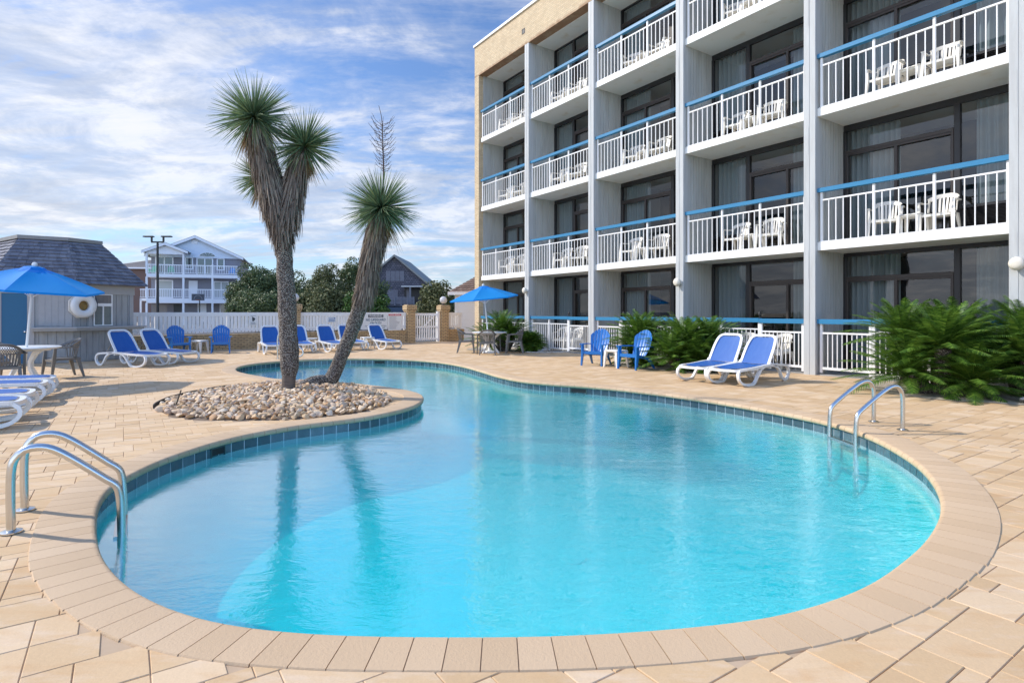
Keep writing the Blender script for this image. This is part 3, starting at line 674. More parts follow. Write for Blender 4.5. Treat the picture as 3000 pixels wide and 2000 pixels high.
# ------------------------------------------------------------------ plastic garden furniture; every piece faces +x
def leg(mb, a, b, w0, w1, t0=None, t1=None):
    """tapered square leg from a (top) to b (foot)"""
    a, b = Vector(a), Vector(b); t0 = t0 or w0; t1 = t1 or w1; vs = []
    for p, w, t in ((a, w0, t0), (b, w1, t1)):
        for i, j in ((-1, -1), (1, -1), (1, 1), (-1, 1)): vs.append((p.x+w/2*i, p.y+t/2*j, p.z))
    mb.add(vs, [(0, 1, 2, 3), (7, 6, 5, 4), (0, 4, 5, 1), (1, 5, 6, 2), (2, 6, 7, 3), (3, 7, 4, 0)]); return mb
def arc_back(u, z, w=.25, wrap=.13, x0=-.20, lean=.28, z0=.38):
    """point on the curved back: u -1..1 across"""
    return Vector((x0+wrap*abs(u)**2.2-(z-z0)*lean, w*u*(1-.10*abs(u)**3), z))
def mono_chair(root, m, lattice=False):
    # seat
    def sf(u, v):
        x = -.22+.46*u; y = (v-.5)*(.46-.05*(1-u)); z = .385-.02*math.sin(math.pi*u)*(1-(2*v-1)**2)-.03*max(0, u-.85)/.15
        return (x, y, z)
    s_ = MB(); s_.grid(8, 6, sf); s_.grid(8, 6, lambda u, v: (sf(u, v)[0], sf(u, v)[1], sf(u, v)[2]-.02))
    rim = [sf(i/6, 0) for i in range(7)]+[sf(1, j/6) for j in range(1, 7)]+[sf(1-i/6, 1) for i in range(1, 7)]+[sf(0, 1-j/6) for j in range(1, 6)]
    s_.sweep([(x, y, z-.018) for x, y, z in rim], (0, 0, 1), .016, .045, close=True)
    s_.build('seat', m, root, 40)
    # back
    bk = MB(); H = .40; zb = .38
    if not lattice:
        top = lambda u: .775-.085*abs(u)**2.6
        pts = [arc_back(i/10-1, top(i/10-1)-.02) for i in range(21)]
        nr = [Vector((1, -p.y*1.5, .2)) for p in pts]
        bk.sweep(pts, nr, .075, .018)
        for sgn in (-1, 1):
            q = [arc_back(sgn*.97, .775-.085-.02-.24*i/5, lean=.24) for i in range(6)]; bk.sweep(q, [Vector((.6, -sgn, 0))]*6, .03, .016)
        for i in range(6):
            u = -.62+i*.248; q = [arc_back(u*(1-.15*(1-j/5)), .37+(top(u)-.40)*j/5) for j in range(6)]
            bk.sweep(q, [Vector((1, -.5*u, .25))]*6, .035, .010)
        q = [arc_back(i/5*.86-.86, .40) for i in range(11)]; bk.sweep(q, (1, 0, .25), .04, .014)
    else:
        top = lambda u: .77-.15*abs(u)**2.4
        P_ = lambda u, z: arc_back(u, z, .28, .22, -.20, .22)
        pts = [P_(i/12-1, top(i/12-1)-.015) for i in range(25)]
        bk.sweep(pts, [Vector((1, -p.y*3, .2)) for p in pts], .045, .022)
        za, zb_ = .60, .75
        n = 15
        for d in (-1, 1):
            for i in range(-3, n+3):
                q = []
                for j in range(7):
                    u = -.82+1.64*(i+d*j*.45+(0 if d > 0 else 2.7))/n; z = za+(zb_-za)*j/6
                    if abs(u) < .84 and z < top(u)-.025: q.append(P_(u, z))
                if len(q) > 1: bk.sweep(q, (1, 0, .2), .008, .008)
        q = [P_(i/10*.88-.88, .60) for i in range(21)]; bk.sweep(q, [Vector((1, -p.y*3, .2)) for p in q], .02, .012)
        for i in range(11):
            u = -.80+i*.16; q = [P_(u*(1-.2*(1-j/4)), .38+.22*j/4) for j in range(5)]; bk.sweep(q, (1, -.6*u, .2), .024, .008)
        q = [P_(i/5*.66-.66, .39) for i in range(11)]; bk.sweep(q, (1, 0, .2), .035, .012)
    bk.build('backrest', m, root, 40)
    for sgn in (-1, 1):
        a = MB(); zt = .60
        back = arc_back(sgn*.98, zt+.015) if not lattice else arc_back(sgn, .63, .28, .22, -.20, .22)
        q = [back, (-.10, sgn*.275, zt+.01), (.05, sgn*.285, zt), (.18, sgn*.28, zt-.002), (.235, sgn*.275, zt-.02)]
        a.sweep(q, (0, 0, 1), [.03, .045, .052, .052, .045], .02); a.build('armrest', m, root, 40)
        l_ = MB(); leg(l_, (.215, sgn*.272, .59), (.235, sgn*.262, .36), .04, .06, .03, .05); leg(l_, (.235, sgn*.262, .36), (.275, sgn*.275, 0), .06, .035, .05, .028); l_.build('leg', m, root)
        l_ = MB(); leg(l_, (-.17, sgn*.205, .385), (-.27, sgn*.24, 0), .075, .034, .05, .028); l_.build('leg', m, root)
    return root
chair0 = mono_chair(thing('balcony_chair', '', 'chair', (0, 0, 0), 0, 'white plastic chairs on the hotel balconies'), old_plastic)
def side_table(root, m, h=.41, w=.42):
    t_ = MB(); t_.bbox((-w/2, -w/2, h-.025), (w/2, w/2, h), .02); t_.box((-w/2+.03, -w/2+.03, h-.055), (w/2-.03, w/2-.03, h-.026)); t_.build('tabletop', m, root)
    for i in (-1, 1):
        for j in (-1, 1):
            l_ = MB(); leg(l_, (i*(w/2-.045), j*(w/2-.045), h-.03), (i*(w/2-.012), j*(w/2-.012), 0), .07, .03); l_.build('leg', m, root)
    return root
st0 = side_table(thing('side_table', '', 'table', (0, 0, 0), 0, 'small white side tables'), old_plastic)
FN = ['ground floor', 'second floor', 'third floor', 'top floor']
BN = {1: 'the nearest full bay', 2: 'the second nearest bay', 3: 'the middle bay', 4: 'the second farthest bay', 5: 'the farthest bay'}
rc = random.Random(5); used = {}
def place(proto, key, loc, rz, label):
    if key not in used: used[key] = 1; o = proto; o.location = loc; o.rotation_euler = (0, 0, rz); o['label'] = label; return o
    return dup(proto, loc, rz, label)
OUT = HR-R(90)
for fi in (3, 2, 1):
    for k in (1, 2, 3, 4, 5):
        if fi == 3 and k == 1: continue
        z = FZ[fi]; s = ST[k]
        for c_, (x, nm) in enumerate(((1.08, 'left'), (2.0, 'right'))):
            p = HL(s+x+rc.uniform(-.05, .05), .66+rc.uniform(-.05, .05), z)
            place(chair0, 'c', p, OUT+rc.uniform(.02, .42), f'{nm} white slatted plastic chair on the {FN[fi]} balcony of {BN[k]}')
        place(st0, 's', HL(s+1.54, .62, z), HR, f'low white table between two chairs, {FN[fi]} balcony of {BN[k]}')
for s, k, xs in ((ST[4], 4, (1.25, 1.85)), (ST[2], 2, (1.45, 2.25))):
    for x, nm in zip(xs, ('left', 'right')):
        dup(chair0, HL(s+x, .55, .022), OUT+(.5 if nm == 'left' else -.1), f'{nm} white plastic chair behind the ground floor railing of {BN[k]}')
# ------------------------------------------------------------------ sun loungers
sling = None
m, t, b = base_mat('blue_sling_fabric')
co = N(t, 'ShaderNodeTexCoord').outputs['Object']
wv = NOISE(t, MAP(t, co, (1, 1, 1)), 260, 2, .5); k = M2(t, 'ADD', M2(t, 'MULTIPLY', wv, .5), .75)
fd = NOISE(t, MAP(t, co, (1, 3, 1)), 5, 5, .6); rs = N(t, 'ShaderNodeSeparateColor'); L(t, RAMP(t, fd, [(.45, 0.), (.75, 1.)]), rs.inputs[0])
cc = N(t, 'ShaderNodeCombineColor'); [L(t, k, cc.inputs[i]) for i in range(3)]
L(t, MIX(t, 1, MIX(t, M2(t, 'MULTIPLY', rs.outputs[0], .35), (.010, .095, .34), (.045, .15, .40)), cc.outputs[0], 'MULTIPLY'), b.inputs['Base Color'])
b.inputs['Roughness'].default_value = .55; sling = m
lw = .31
def lounger_frame(root):
    f_ = MB()
    for s in (-1, 1):
        y = s*lw
        top = [(.90, s*(lw-.02), .292), (.80, y, .300), (.55, y, .305), (.25, y, .318), (0, y, .333), (-.25, y, .335), (-.5, y, .325), (-.72, y, .31), (-.84, y, .285), (-.915, y, .20), (-.90, y, .10), (-.82, y, .03), (-.70, y, .018), (-.62, y, .08), (-.50, y, .24), (-.38, y, .305), (-.26, y, .325)]
        f_.sweep(spline(top, False, .05), (0, 1, 0), .044, .05)
        fl_ = [(.885, s*(lw-.03), .292), (.965, s*(lw-.01), .235), (.975, y, .15), (.90, y, .07), (.72, y, .025), (.52, y, .015), (.43, y, .035), (.32, y, .14), (.18, y, .275), (.06, y, .322)]
        f_.sweep(spline(fl_, False, .05), (0, 1, 0), .044, .048)
        f_.box((.48, y-.02, 0), (.54, y+.02, .012)); f_.box((-.78, y-.02, 0), (-.72, y+.02, .012))
    bow = [(.86, -lw+.01, .295), (.925, -.25, .287), (.95, -.12, .284), (.955, 0, .283), (.95, .12, .284), (.925, .25, .287), (.86, lw-.01, .295)]
    f_.sweep(spline(bow, False, .04), (0, 0, 1), .06, .045)
    for x, z in ((-.74, .30), (-.2, .29), (.3, .28)): f_.box((x-.02, -lw, z-.02), (x+.02, lw, z+.01))
    return f_.build('lounger_frame', white_plastic, root, 40)
def lounger(root, ang=52, bl=.66):
    lounger_frame(root)
    sg = MB(); xs = [-.17, 0, .2, .4, .6, .75, .85, .90]; ws = [.27, .27, .27, .27, .265, .25, .20, .12]
    def zf(x): return .345-.03*max(0, (x-.1))/.8
    vs = []
    for x, w in zip(xs, ws):
        for j in range(5): q = j/4*2-1; vs.append((x, w*q, zf(x)-.012*(1-q*q)+.002))
    sg.add(vs, [(i*5+j, i*5+j+1, (i+1)*5+j+1, (i+1)*5+j) for i in range(len(xs)-1) for j in range(4)]); sg.build('seat_sling', sling, root, 60)
    # backrest, hinged at x=-.16
    hx, hz = -.16, .345; ca, sa_ = math.cos(R(ang)), math.sin(R(ang))
    def B(l, y, n=0): return Vector((hx-l*ca+n*sa_, y, hz+l*sa_+n*ca))
    ln = [(0, -.285), (.1, -.285), (.45, -.275), (bl-.05, -.24), (bl, -.18), (bl+.012, 0), (bl, .18), (bl-.05, .24), (.45, .275), (.1, .285), (0, .285)]
    pts = spline([B(l, y, .02*math.sin(l*3)) for l, y in ln], False, .05)
    bf = MB(); bf.sweep(pts, (sa_, 0, ca), .05, .03)
    for s in (-1, 1): bf.tube([B(-.02, s*.30), B(.05, s*.30)], .035, 8)
    bfo = bf.build('backrest_frame', white_plastic, root, 40)
    bs = MB(); vs = []; rows = [(0.0, .262), (.15, .262), (.45, .252), (bl-.07, .225), (bl-.02, .17)]
    for l, w in rows:
        for j in range(5): q = j/4*2-1; vs.append(B(l, w*q, .012-.012*(1-q*q)))
    bs.add(vs, [(i*5+j, i*5+j+1, (i+1)*5+j+1, (i+1)*5+j) for i in range(len(rows)-1) for j in range(4)]); bs.build('back_sling', sling, bfo, 60)
    pr = MB()
    for s in (-1, 1): pr.tube([B(.33, s*.24, -.01), (-.66, s*.24, .32)], .011, 6)
    pr.build('backrest_prop', steel, root, 40)
    return root
lg = thing('sun_lounger', '', 'sun lounger', (0, 0, 0), 0, 'white framed blue sun loungers'); lounger(lg)
def ang(d): return math.atan2(d[1], d[0])
LP = [((4.465, 10.775), (-.767, -.64), 'white lounger with blue sling nearest the right hand pool ladder, right of the sago palms'),
      ((4.04, 11.29), (-.75, -.66), 'blue sling lounger close behind the nearest right hand lounger, beside the sago palms'),
      ((-9.32, 14.09), (.916, -.4), 'blue lounger in the shade below the hut window, the nearer of two'),
      ((-9.07, 14.93), (.92, -.39), 'blue lounger behind another at the corner of the shingled hut'),
      ((-7.73, 18.5), (.52, -.85), 'blue lounger by the brick wall, just left of the straight yucca trunk'),
      ((-7.05, 19.1), (.52, -.85), 'blue lounger at the fence mostly hidden behind the straight yucca trunk'),
      ((-6.19, 19.5), (.62, -.78), 'blue lounger by the fence right of the small white table, between the two yucca trunks'),
      ((-5.72, 20.3), (.6, -.8), 'blue lounger at the fence partly hidden by the slanting yucca trunk'),
      ((-4.74, 20.78), (.66, -.75), 'blue lounger standing in front of the warning sign'),
      ((-6.48, 6.2), (.8283, .5603), 'lounger foot end nearest the viewer at the left edge'),
      ((-6.9, 6.84), (.8283, .5603), 'second lounger foot end from the front at the left edge'),
      ((-7.56, 7.86), (.8283, .5603), 'third lounger foot end from the front at the left edge'),
      ((-7.93, 8.48), (.8283, .5603), 'farthest lounger of the left edge row, next to the grey chairs')]
lg.scale = (.96, .96, .96)
for i, (p, d, lb) in enumerate(LP):
    place(lg, 'lg', (p[0], p[1], 0.002), ang(d)+rc.uniform(-.02, .02), lb)

# ------------------------------------------------------------------ adirondack chairs
def adirondack(root, m):
    s_ = MB(); n = 5
    for i in range(n):
        x = .27-.085*i; s_.bbox((x-.039, -.235, .345-.022*i-.012), (x+.039, .235, .345-.022*i+.006), .006)
    s_.sweep([(.31, -.245, .315), (.31, .245, .315)], (1, 0, 0), .07, .02)
    for s in (-1, 1): s_.sweep([(.30, s*.24, .32), (.0, s*.235, .27), (-.22, s*.22, .20)], (0, 1, 0), .06, .02)
    s_.build('seat', m, root, 30)
    bk = MB(); ns = 7
    top = lambda u: .655-.16*abs(u)**2.1
    def bp(u, q, n=0):
        l = top(u)*q; w = .172+.085*math.sin(min(1, l/.46)*math.pi/2); x = -.10-l*.40-.035*math.sin(q*math.pi)+.055*u*u-.03*max(0, q-.8)
        return Vector((x+n*.92, u*w, .23+l+n*.38))
    for i in range(ns):
        u0, u1 = (i-3.5)/3.5+.016, (i-2.5)/3.5-.016; K = 9; vs = []
        for r in range(K+1):
            for u, n in ((u0, -.006), (u1, -.006), (u1, .004), ((u0+u1)/2, .010), (u0, .004)): vs.append(bp(u, r/K, n))
        bk.add(vs, [(r*5+k, r*5+(k+1) % 5, r*5+5+(k+1) % 5, r*5+5+k) for r in range(K) for k in range(5)]+[(4, 3, 2, 1, 0), tuple(K*5+k for k in range(5))])
    for q_, w in ((.12, 1), (.55, 1), (.9, .8)):
        bk.sweep([bp(u*w, q_, -.014) for u in (-.97, -.6, -.2, .2, .6, .97)], (1, 0, .4), .045, .014)
    bk.build('backrest', m, root, 30)
    for s in (-1, 1):
        a = MB(); a.sweep([(-.27, s*.25, .50), (-.12, s*.275, .515), (.1, s*.29, .52), (.28, s*.285, .52), (.345, s*.27, .515)], (0, 0, 1), [.05, .075, .09, .10, .08], .022); a.build('armrest', m, root, 30)
        l_ = MB(); leg(l_, (.285, s*.262, .51), (.29, s*.252, .30), .10, .085, .035, .045); leg(l_, (.29, s*.252, .30), (.335, s*.262, 0), .085, .045, .045, .035); l_.build('leg', m, root)
        l_ = MB(); leg(l_, (-.13, s*.225, .27), (-.33, s*.25, 0), .12, .045, .035, .032); l_.build('leg', m, root)
    return root
ad = thing('adirondack_chair', '', 'armchair', (0, 0, 0), 0, 'blue plastic adirondack chairs'); adirondack(ad, hull_blue)
def mid(a, b): return ((a[0]+b[0])/2, (a[1]+b[1])/2)
for p, d, lb in (((2.10, 14.26), (-.505, -.863), 'blue slatted armchair left of the small white table, before the sago palms'),
                 ((2.88, 13.3), (-.784, -.62), 'blue slatted armchair right of the small white table, against the sago palms'),
                 ((-10.55, 18.15), (.72, -.69), 'dark blue slatted armchair at the brick wall, left of the low white table'),
                 ((-9.42, 18.6), (.42, -.90), 'dark blue slatted armchair at the brick wall, right of the low white table')):
    place(ad, 'ad', (p[0], p[1], .002), ang(d), lb)
for p, a, lb in (((2.47, 13.65), -.9, 'small white plastic table between the two bright blue armchairs near the palms'),
                 ((-10.0, 18.35), -.1, 'small white plastic table between the two dark blue armchairs by the brick wall'),
                 ((-6.93, 19.95), .6, 'small white table by the fence just right of the straight yucca trunk'),
                 ((-5.22, 20.75), .6, 'small white table by the fence left of the lounger at the warning sign')):
    dup(st0, (p[0], p[1], .002), a, lb)

# ------------------------------------------------------------------ grey lattice chairs, patio tables, parasols
grey_pl = mat('grey_brown_plastic', (.15, .14, .125), .42, var=.06, vs=5)
gc = thing('patio_chair', '', 'chair', (0, 0, 0), 0, 'grey lattice back patio chairs'); mono_chair(gc, grey_pl, True)
for p, a, lb in (((-1.50, 18.62), .05, 'grey lattice chair left of the white patio table by the hotel corner'),
                 ((-.78, 17.75), R(98), 'grey lattice chair with its back to the pool at the right hand patio table'),
                 ((.10, 18.40), R(175), 'grey lattice chair right of the white patio table, beside the round bush'),
                 ((-.68, 19.25), R(-85), 'grey lattice chair behind the white patio table at the hotel corner'),
                 ((-9.05, 11.6), R(-125), 'grey lattice chair behind the left hand table, against the hut wall'),
                 ((-8.62, 9.75), R(130), 'grey lattice chair in front of the left hand patio table, at the left edge'),
                 ((-9.9, 11.0), R(-20), 'grey lattice chair at the left edge below the blue door')):
    place(gc, 'gc', (p[0], p[1], .002), a, lb)
canvas = None
m, t, b = base_mat('blue_parasol_canvas')
b.inputs['Base Color'].default_value = (.0, .27, .70, 1); b.inputs['Roughness'].default_value = .75
tr = N(t, 'ShaderNodeBsdfTranslucent'); tr.inputs[0].default_value = (.0, .36, .95, 1); mx = N(t, 'ShaderNodeMixShader'); mx.inputs[0].default_value = .38
L(t, b.outputs[0], mx.inputs[1]); L(t, tr.outputs[0], mx.inputs[2]); L(t, mx.outputs[0], t.nodes['Material Output'].inputs[0])
canvas = m
pole_white = mat('ivory_pole_paint', (.78, .76, .70), .4)
def patio_table(root):
    t_ = MB(); t_.lathe([(.0, .630), (.50, .630), (.555, .645), (.56, .665), (.545, .672), (.0, .668)], 36); t_.lathe([(.40, .60), (.41, .63), (.0, .63)], 24); t_.build('tabletop', white_plastic, root, 40)
    for i in range(4):
        a = R(45+90*i); c_, s_ = math.cos(a), math.sin(a); l_ = MB()
        l_.sweep([(c_*r, s_*r, z) for r, z in ((.36, .63), (.24, .54), (.15, .40), (.15, .28), (.24, .13), (.37, .0))], (-s_, c_, 0), [.10, .08, .07, .07, .06, .05], .035)
        l_.build('leg', white_plastic, root, 40)
    b_ = MB(); b_.lathe([(.23, .0), (.23, .03), (.20, .06), (.06, .09), (.04, .16), (.0, .16)], 20, (0, 0, 0)); b_.build('parasol_foot', white_plastic, root, 40)
pt0 = thing('patio_table', '', 'table', (0, 0, 0), 0, 'round white patio tables'); patio_table(pt0)
def parasol(root, ht=2.10, r=1.12, drop=.33):
    MB().tube([(0, 0, .03), (0, 0, ht+.03)], .021, 10).build('parasol_pole', pole_white, root, 40)
    MB().lathe([(.02, ht+.02), (.04, ht+.04), (.045, ht+.07), (.03, ht+.10), (.0, ht+.11)], 12).build('finial', white_plastic, root, 40)
    n = 6; c_ = MB(); nu, nv = 10, 8; vs = []
    def cp_(k, u, v):         # panel k, u across 0..1, v from top 0..1
        a0, a1 = 2*math.pi*k/n, 2*math.pi*(k+1)/n; rr = .14+(r-.14)*v
        p0 = Vector((math.cos(a0), math.sin(a0), 0)); p1 = Vector((math.cos(a1), math.sin(a1), 0)); q = p0.lerp(p1, u)*rr
        sag = .035*math.sin(math.pi*v)*math.sin(math.pi*u)
        z = ht-.02-drop*v**1.12*(1)+.02*(1-v)-sag+.0
        return (q.x, q.y, z)
    for k_ in range(n):
        c_.grid(nu, nv, lambda u, v: cp_(k_, u, v))
        c_.add([cp_(k_, i/nu, 1) for i in range(nu+1)]+[(cp_(k_, i/nu, 1)[0]*1.002, cp_(k_, i/nu, 1)[1]*1.002, cp_(k_, i/nu, 1)[2]-.035) for i in range(nu+1)], [(i, i+1, nu+2+i, nu+1+i) for i in range(nu)])
    c_.build('canopy', canvas, root, 45, recalc=False)
    v_ = MB()
    for k_ in range(n):
        def vp(u, v, k_=k_):
            x, y, z = cp_(k_, u, .0); q = 1+v*1.15; return (x*q*1.02, y*q*1.02, ht+.022-.115*v+.016*math.sin(math.pi*u)*v*2*(1 if v > .5 else .3))
        v_.grid(6, 3, vp)
    v_.add([(math.cos(2*math.pi*k/n)*.145, math.sin(2*math.pi*k/n)*.145, ht+.022) for k in range(n)]+[(0, 0, ht+.045)], [(k, (k+1) % n, n) for k in range(n)])
    v_.build('canopy_vent', canvas, root, 45, recalc=False)
    for k_ in range(n):
        a = 2*math.pi*k_/n; d = Vector((math.cos(a), math.sin(a), 0)); rb_ = MB()
        rb_.tube([d*.03+Vector((0, 0, ht-.03)), d*.6+Vector((0, 0, ht-.045-drop*.5)), d*r*.985+Vector((0, 0, ht-.025-drop))], .007, 5)
        rb_.tube([d*.025+Vector((0, 0, ht-.52)), d*.52+Vector((0, 0, ht-.03-drop*.44))], .007, 5); rb_.build('rib', pole_white, root)
ps0 = thing('parasol', '', 'parasol', (0, 0, 0), 0, 'blue patio parasols'); parasol(ps0)
tR, tL = (-.72, 18.5), (-8.93, 10.5)
place(pt0, 'pt', (*tR, .002), .2, 'round white table with four grey chairs by the hotel corner'); dup(pt0, (*tL, .002), .6, 'round white table below the blue parasol in front of the hut')
ps0.location = (-.72, 18.5, .02); ps0.rotation_euler = (0, R(-5.0), R(10)); ps0['label'] = 'blue parasol leaning left over the far table by the hotel corner'
p2 = copy_tree(ps0); p2.location = (-8.93, 10.5, .02); p2.rotation_euler = (R(1), R(7.5), R(-8)); p2['label'] = 'large looking blue parasol leaning right in front of the shingled hut'
ps0.rotation_euler = (R(2), R(-6), R(15))

# ------------------------------------------------------------------ pool ladders and the far grab rail
def pool_ladder(name, label, b1, b2, dirv, reach, wz, top=.49):
    root = thing(name, label, 'pool ladder', (0, 0, 0), 0, 'steel pool ladders'); d = Vector((*dirv, 0)).normalized()
    c = (Vector((*b1, 0))+Vector((*b2, 0)))/2; root.location = c
    for b_ in (b1, b2):
        p = Vector((*b_, 0))-c
        q = [p+Vector((0, 0, .006)), p+Vector((0, 0, top-.13)), p+d*.015+Vector((0, 0, top-.06)), p+d*.06+Vector((0, 0, top-.01)), p+d*.12+Vector((0, 0, top)), p+d*.19+Vector((0, 0, top-.02)), p+d*(reach-.07)+Vector((0, 0, .245)), p+d*(reach-.02)+Vector((0, 0, .20)), p+d*reach+Vector((0, 0, .13)), p+d*reach+Vector((0, 0, -.95))]
        MB().tube(spline(q, False, .03), .0235, 12).build('rail', steel, root, 40)
        MB().lathe([(.055, 0.004), (.055, .012), (.03, .02), (.0, .02)], 18, p).build('floor_flange', steel, root, 40)
    for z in (-.14, -.40, -.66):
        pa = Vector((*b1, 0))-c+d*reach; pb = Vector((*b2, 0))-c+d*reach
        MB().sweep([pa+Vector((0, 0, z)), pb+Vector((0, 0, z))], (0, 0, 1), .07, .025).build('tread', white_plastic if z < -.2 else steel, root)
    return root
pool_ladder('pool_ladder', 'steel handrail ladder at the left front corner of the pool', (-2.957, 3.394), (-3.20, 3.775), (.85, .53), .53, WZ)
pool_ladder('pool_ladder', 'steel handrail ladder at the right side of the pool before the big palm', (4.29, 6.82), (4.31, 6.345), (-.97, -.25), .62, WZ)
gr = thing('grab_rail', 'curved steel grab rail behind the straight yucca trunk at the far pool edge', 'handrail', (-6.56, 16.1, 0))
q = [(0, 0, 0), (0, 0, .60), (.04, .0, .69), (.12, 0, .73), (.22, -.02, .70), (.55, -.06, .38), (.66, -.08, .31), (.74, -.1, .22), (.73, -.11, .12), (.62, -.11, .06), (.45, -.08, .04), (.38, -.06, .02)]
MB().tube(spline(q, False, .03), .022, 10).build('rail', steel, gr, 40); MB().lathe([(.055, 0), (.055, .012), (.03, .02), (0, .02)], 14).build('floor_flange', steel, gr, 40)
MB().tube([(0, 0, .30), (.62, -.075, .30)], .014, 8).build('cross_bar', steel, gr, 40)
# ------------------------------------------------------------------ flat wall helper: u along A->B, n outward, z up
class Wall:
    def __init__(s, A, B, flip=1):
        s.A = Vector((A[0], A[1], 0)); s.d = (Vector((B[0], B[1], 0))-s.A); s.len = s.d.length; s.d.normalize(); s.n = Vector((s.d.y, -s.d.x, 0))*flip
    def P(s, u, n, z): return s.A+s.d*u+s.n*n+Vector((0, 0, z))
    def u(s, xs): k = (xs-1500)/FS; return (k*s.A.y-s.A.x)/(s.d.x-k*s.d.y)
    def z(s, xs, ys): q = s.P(s.u(xs), 0, 0); return CH+(HS-ys)/FS*q.y
    def box(s, mb, u0, u1, n0, n1, z0, z1):
        vs = [s.P(u, n, z) for z in (z0, z1) for u, n in ((u0, n0), (u1, n0), (u1, n1), (u0, n1))]
        return mb.add(vs, [(0, 3, 2, 1), (4, 5, 6, 7), (0, 1, 5, 4), (1, 2, 6, 5), (2, 3, 7, 6), (3, 0, 4, 7)])
    def boards(s, mb, u0, u1, z0, z1, n0=0, pitch=.16, gap=.012, depth=.01):
        k = max(1, round((u1-u0)/pitch)); st = (u1-u0)/k
        for i in range(k): s.box(mb, u0+i*st+gap/2, u0+(i+1)*st-gap/2, n0-.004, n0+depth, z0, z1)
    def px(s, mb, x0, y0, x1, y1, n0, n1):
        xm = (x0+x1)/2; return s.box(mb, s.u(x0), s.u(x1), n0, n1, s.z(xm, y1), s.z(xm, y0))

# ------------------------------------------------------------------ shingled bar hut
hut_paint = mat('grey_hut_siding', (.34, .35, .35), .7, c2=(.27, .27, .265), vs=2, stretch=(4, 4, .8), bump=.4, bs=50)
hut_trim = mat('grey_hut_trim', (.36, .365, .37), .65, var=.08, vs=3)
hut_dark = mat('brown_grey_boarding', (.17, .155, .145), .8, c2=(.22, .2, .19), vs=2)
door_blue = mat('deep_blue_door_paint', (.0, .10, .22), .35, var=.04)
shingle = island_ramp('grey_wood_shingles', [(0, (.095, .10, .125)), (.4, (.155, .16, .19)), (.75, (.21, .215, .245)), (1, (.27, .27, .29))], .85, .7, 35, .35, 10)
cap_board = mat('weathered_cap_board', (.26, .26, .25), .8, var=.1, vs=3)
hut = thing('bar_hut', 'grey board pool hut with hipped wood shingle roof, blue door and serving shelf', 'hut')
Wp = [(-12.67, 14.14), (-11.42, 14.98), (-10.82, 16.39), (-13.76, 17.65), (-15.2, 15.8)]
wL, wR = Wall(Wp[0], Wp[1]), Wall(Wp[1], Wp[2])
mb = MB(); mb.add([(x, y, z) for z in (0, 2.02) for x, y in Wp], [(0, 1, 6, 5), (1, 2, 7, 6), (2, 3, 8, 7), (3, 4, 9, 8), (4, 0, 5, 9), (9, 8, 7, 6, 5)])
wL.boards(mb, wL.u(88), wL.len, .02, 1.8, .002); wR.boards(mb, 0, wR.len, .02, 1.8, .002)
mb.build('wall', hut_paint, hut)
tr_ = MB()
for w, a, b_ in ((wL, -.02, wL.len+.01), (wR, .0, wR.len+.03)): w.box(tr_, a, b_, .012, .05, 1.79, 2.03)
for x0, x1 in ((82, 101), (191, 211)): wL.box(tr_, wL.u(x0), wL.u(x1), .012, .035, .0 if x0 < 100 else .93, 1.79)
for x0, x1 in ((212, 219), (258, 268), (378, 388.5)): wR.box(tr_, wR.u(x0), wR.u(x1), .012, .038, .93, 1.79)
tr_.build('trim_board', hut_trim, hut)
pn = MB(); wL.box(pn, wL.u(113), wL.u(190), .010, .014, .96, 1.75); wL.boards(pn, wL.u(113), wL.u(190), .96, 1.75, .014, .13, .008, .006); pn.build('shutter_panel', hut_dark if 0 else hut_trim, hut)
dr = MB(); wL.box(dr, wL.u(4), wL.u(80), -.02, .016, .02, 1.78); d_ = dr.build('door', door_blue, hut)
kb = MB(); c = wL.P(wL.u(74), .05, .82); kb.lathe([(.0, -.03), (.025, -.02), (.03, 0), (.02, .02), (0, .025)], 10, c); kb.build('door_handle', steel, d_, 40)
df = MB(); wL.box(df, wL.u(4)-.05, wL.u(4), 0, .03, 0, 1.84); wL.box(df, wL.u(80), wL.u(80)+.03, 0, .034, 0, 1.79); wL.box(df, wL.u(4), wL.u(80), 0, .03, 1.78, 1.84); df.build('door_frame', hut_trim, d_)
# serving shelf
sh = MB(); a0 = wL.u(90)
q = [wL.P(a0, .0, 0), wL.P(a0, .27, 0), wL.P(wL.len+.09, .27, 0), wR.P(wR.len+.24, .27, 0), wR.P(wR.len+.24, .0, 0), wL.P(wL.len, 0, 0)]
for z0, z1, k in ((.885, .925, 1), (.825, .884, .82)):
    pp = [wL.P(a0+.02*(k < 1), .0, 0), wL.P(a0+.02*(k < 1), .27*k, 0), wL.P(wL.len+.09*k, .27*k, 0), wR.P(wR.len+.24*k, .27*k, 0), wR.P(wR.len+.24*k, .0, 0), wL.P(wL.len, 0, 0)]
    sh.add([(p.x, p.y, z) for z in (z0, z1) for p in pp], [(5, 4, 3, 2, 1, 0), (6, 7, 8, 9, 10, 11)]+[(i, (i+1) % 6, 6+(i+1) % 6, 6+i) for i in range(6)])
sh.build('serving_shelf', hut_trim, hut)
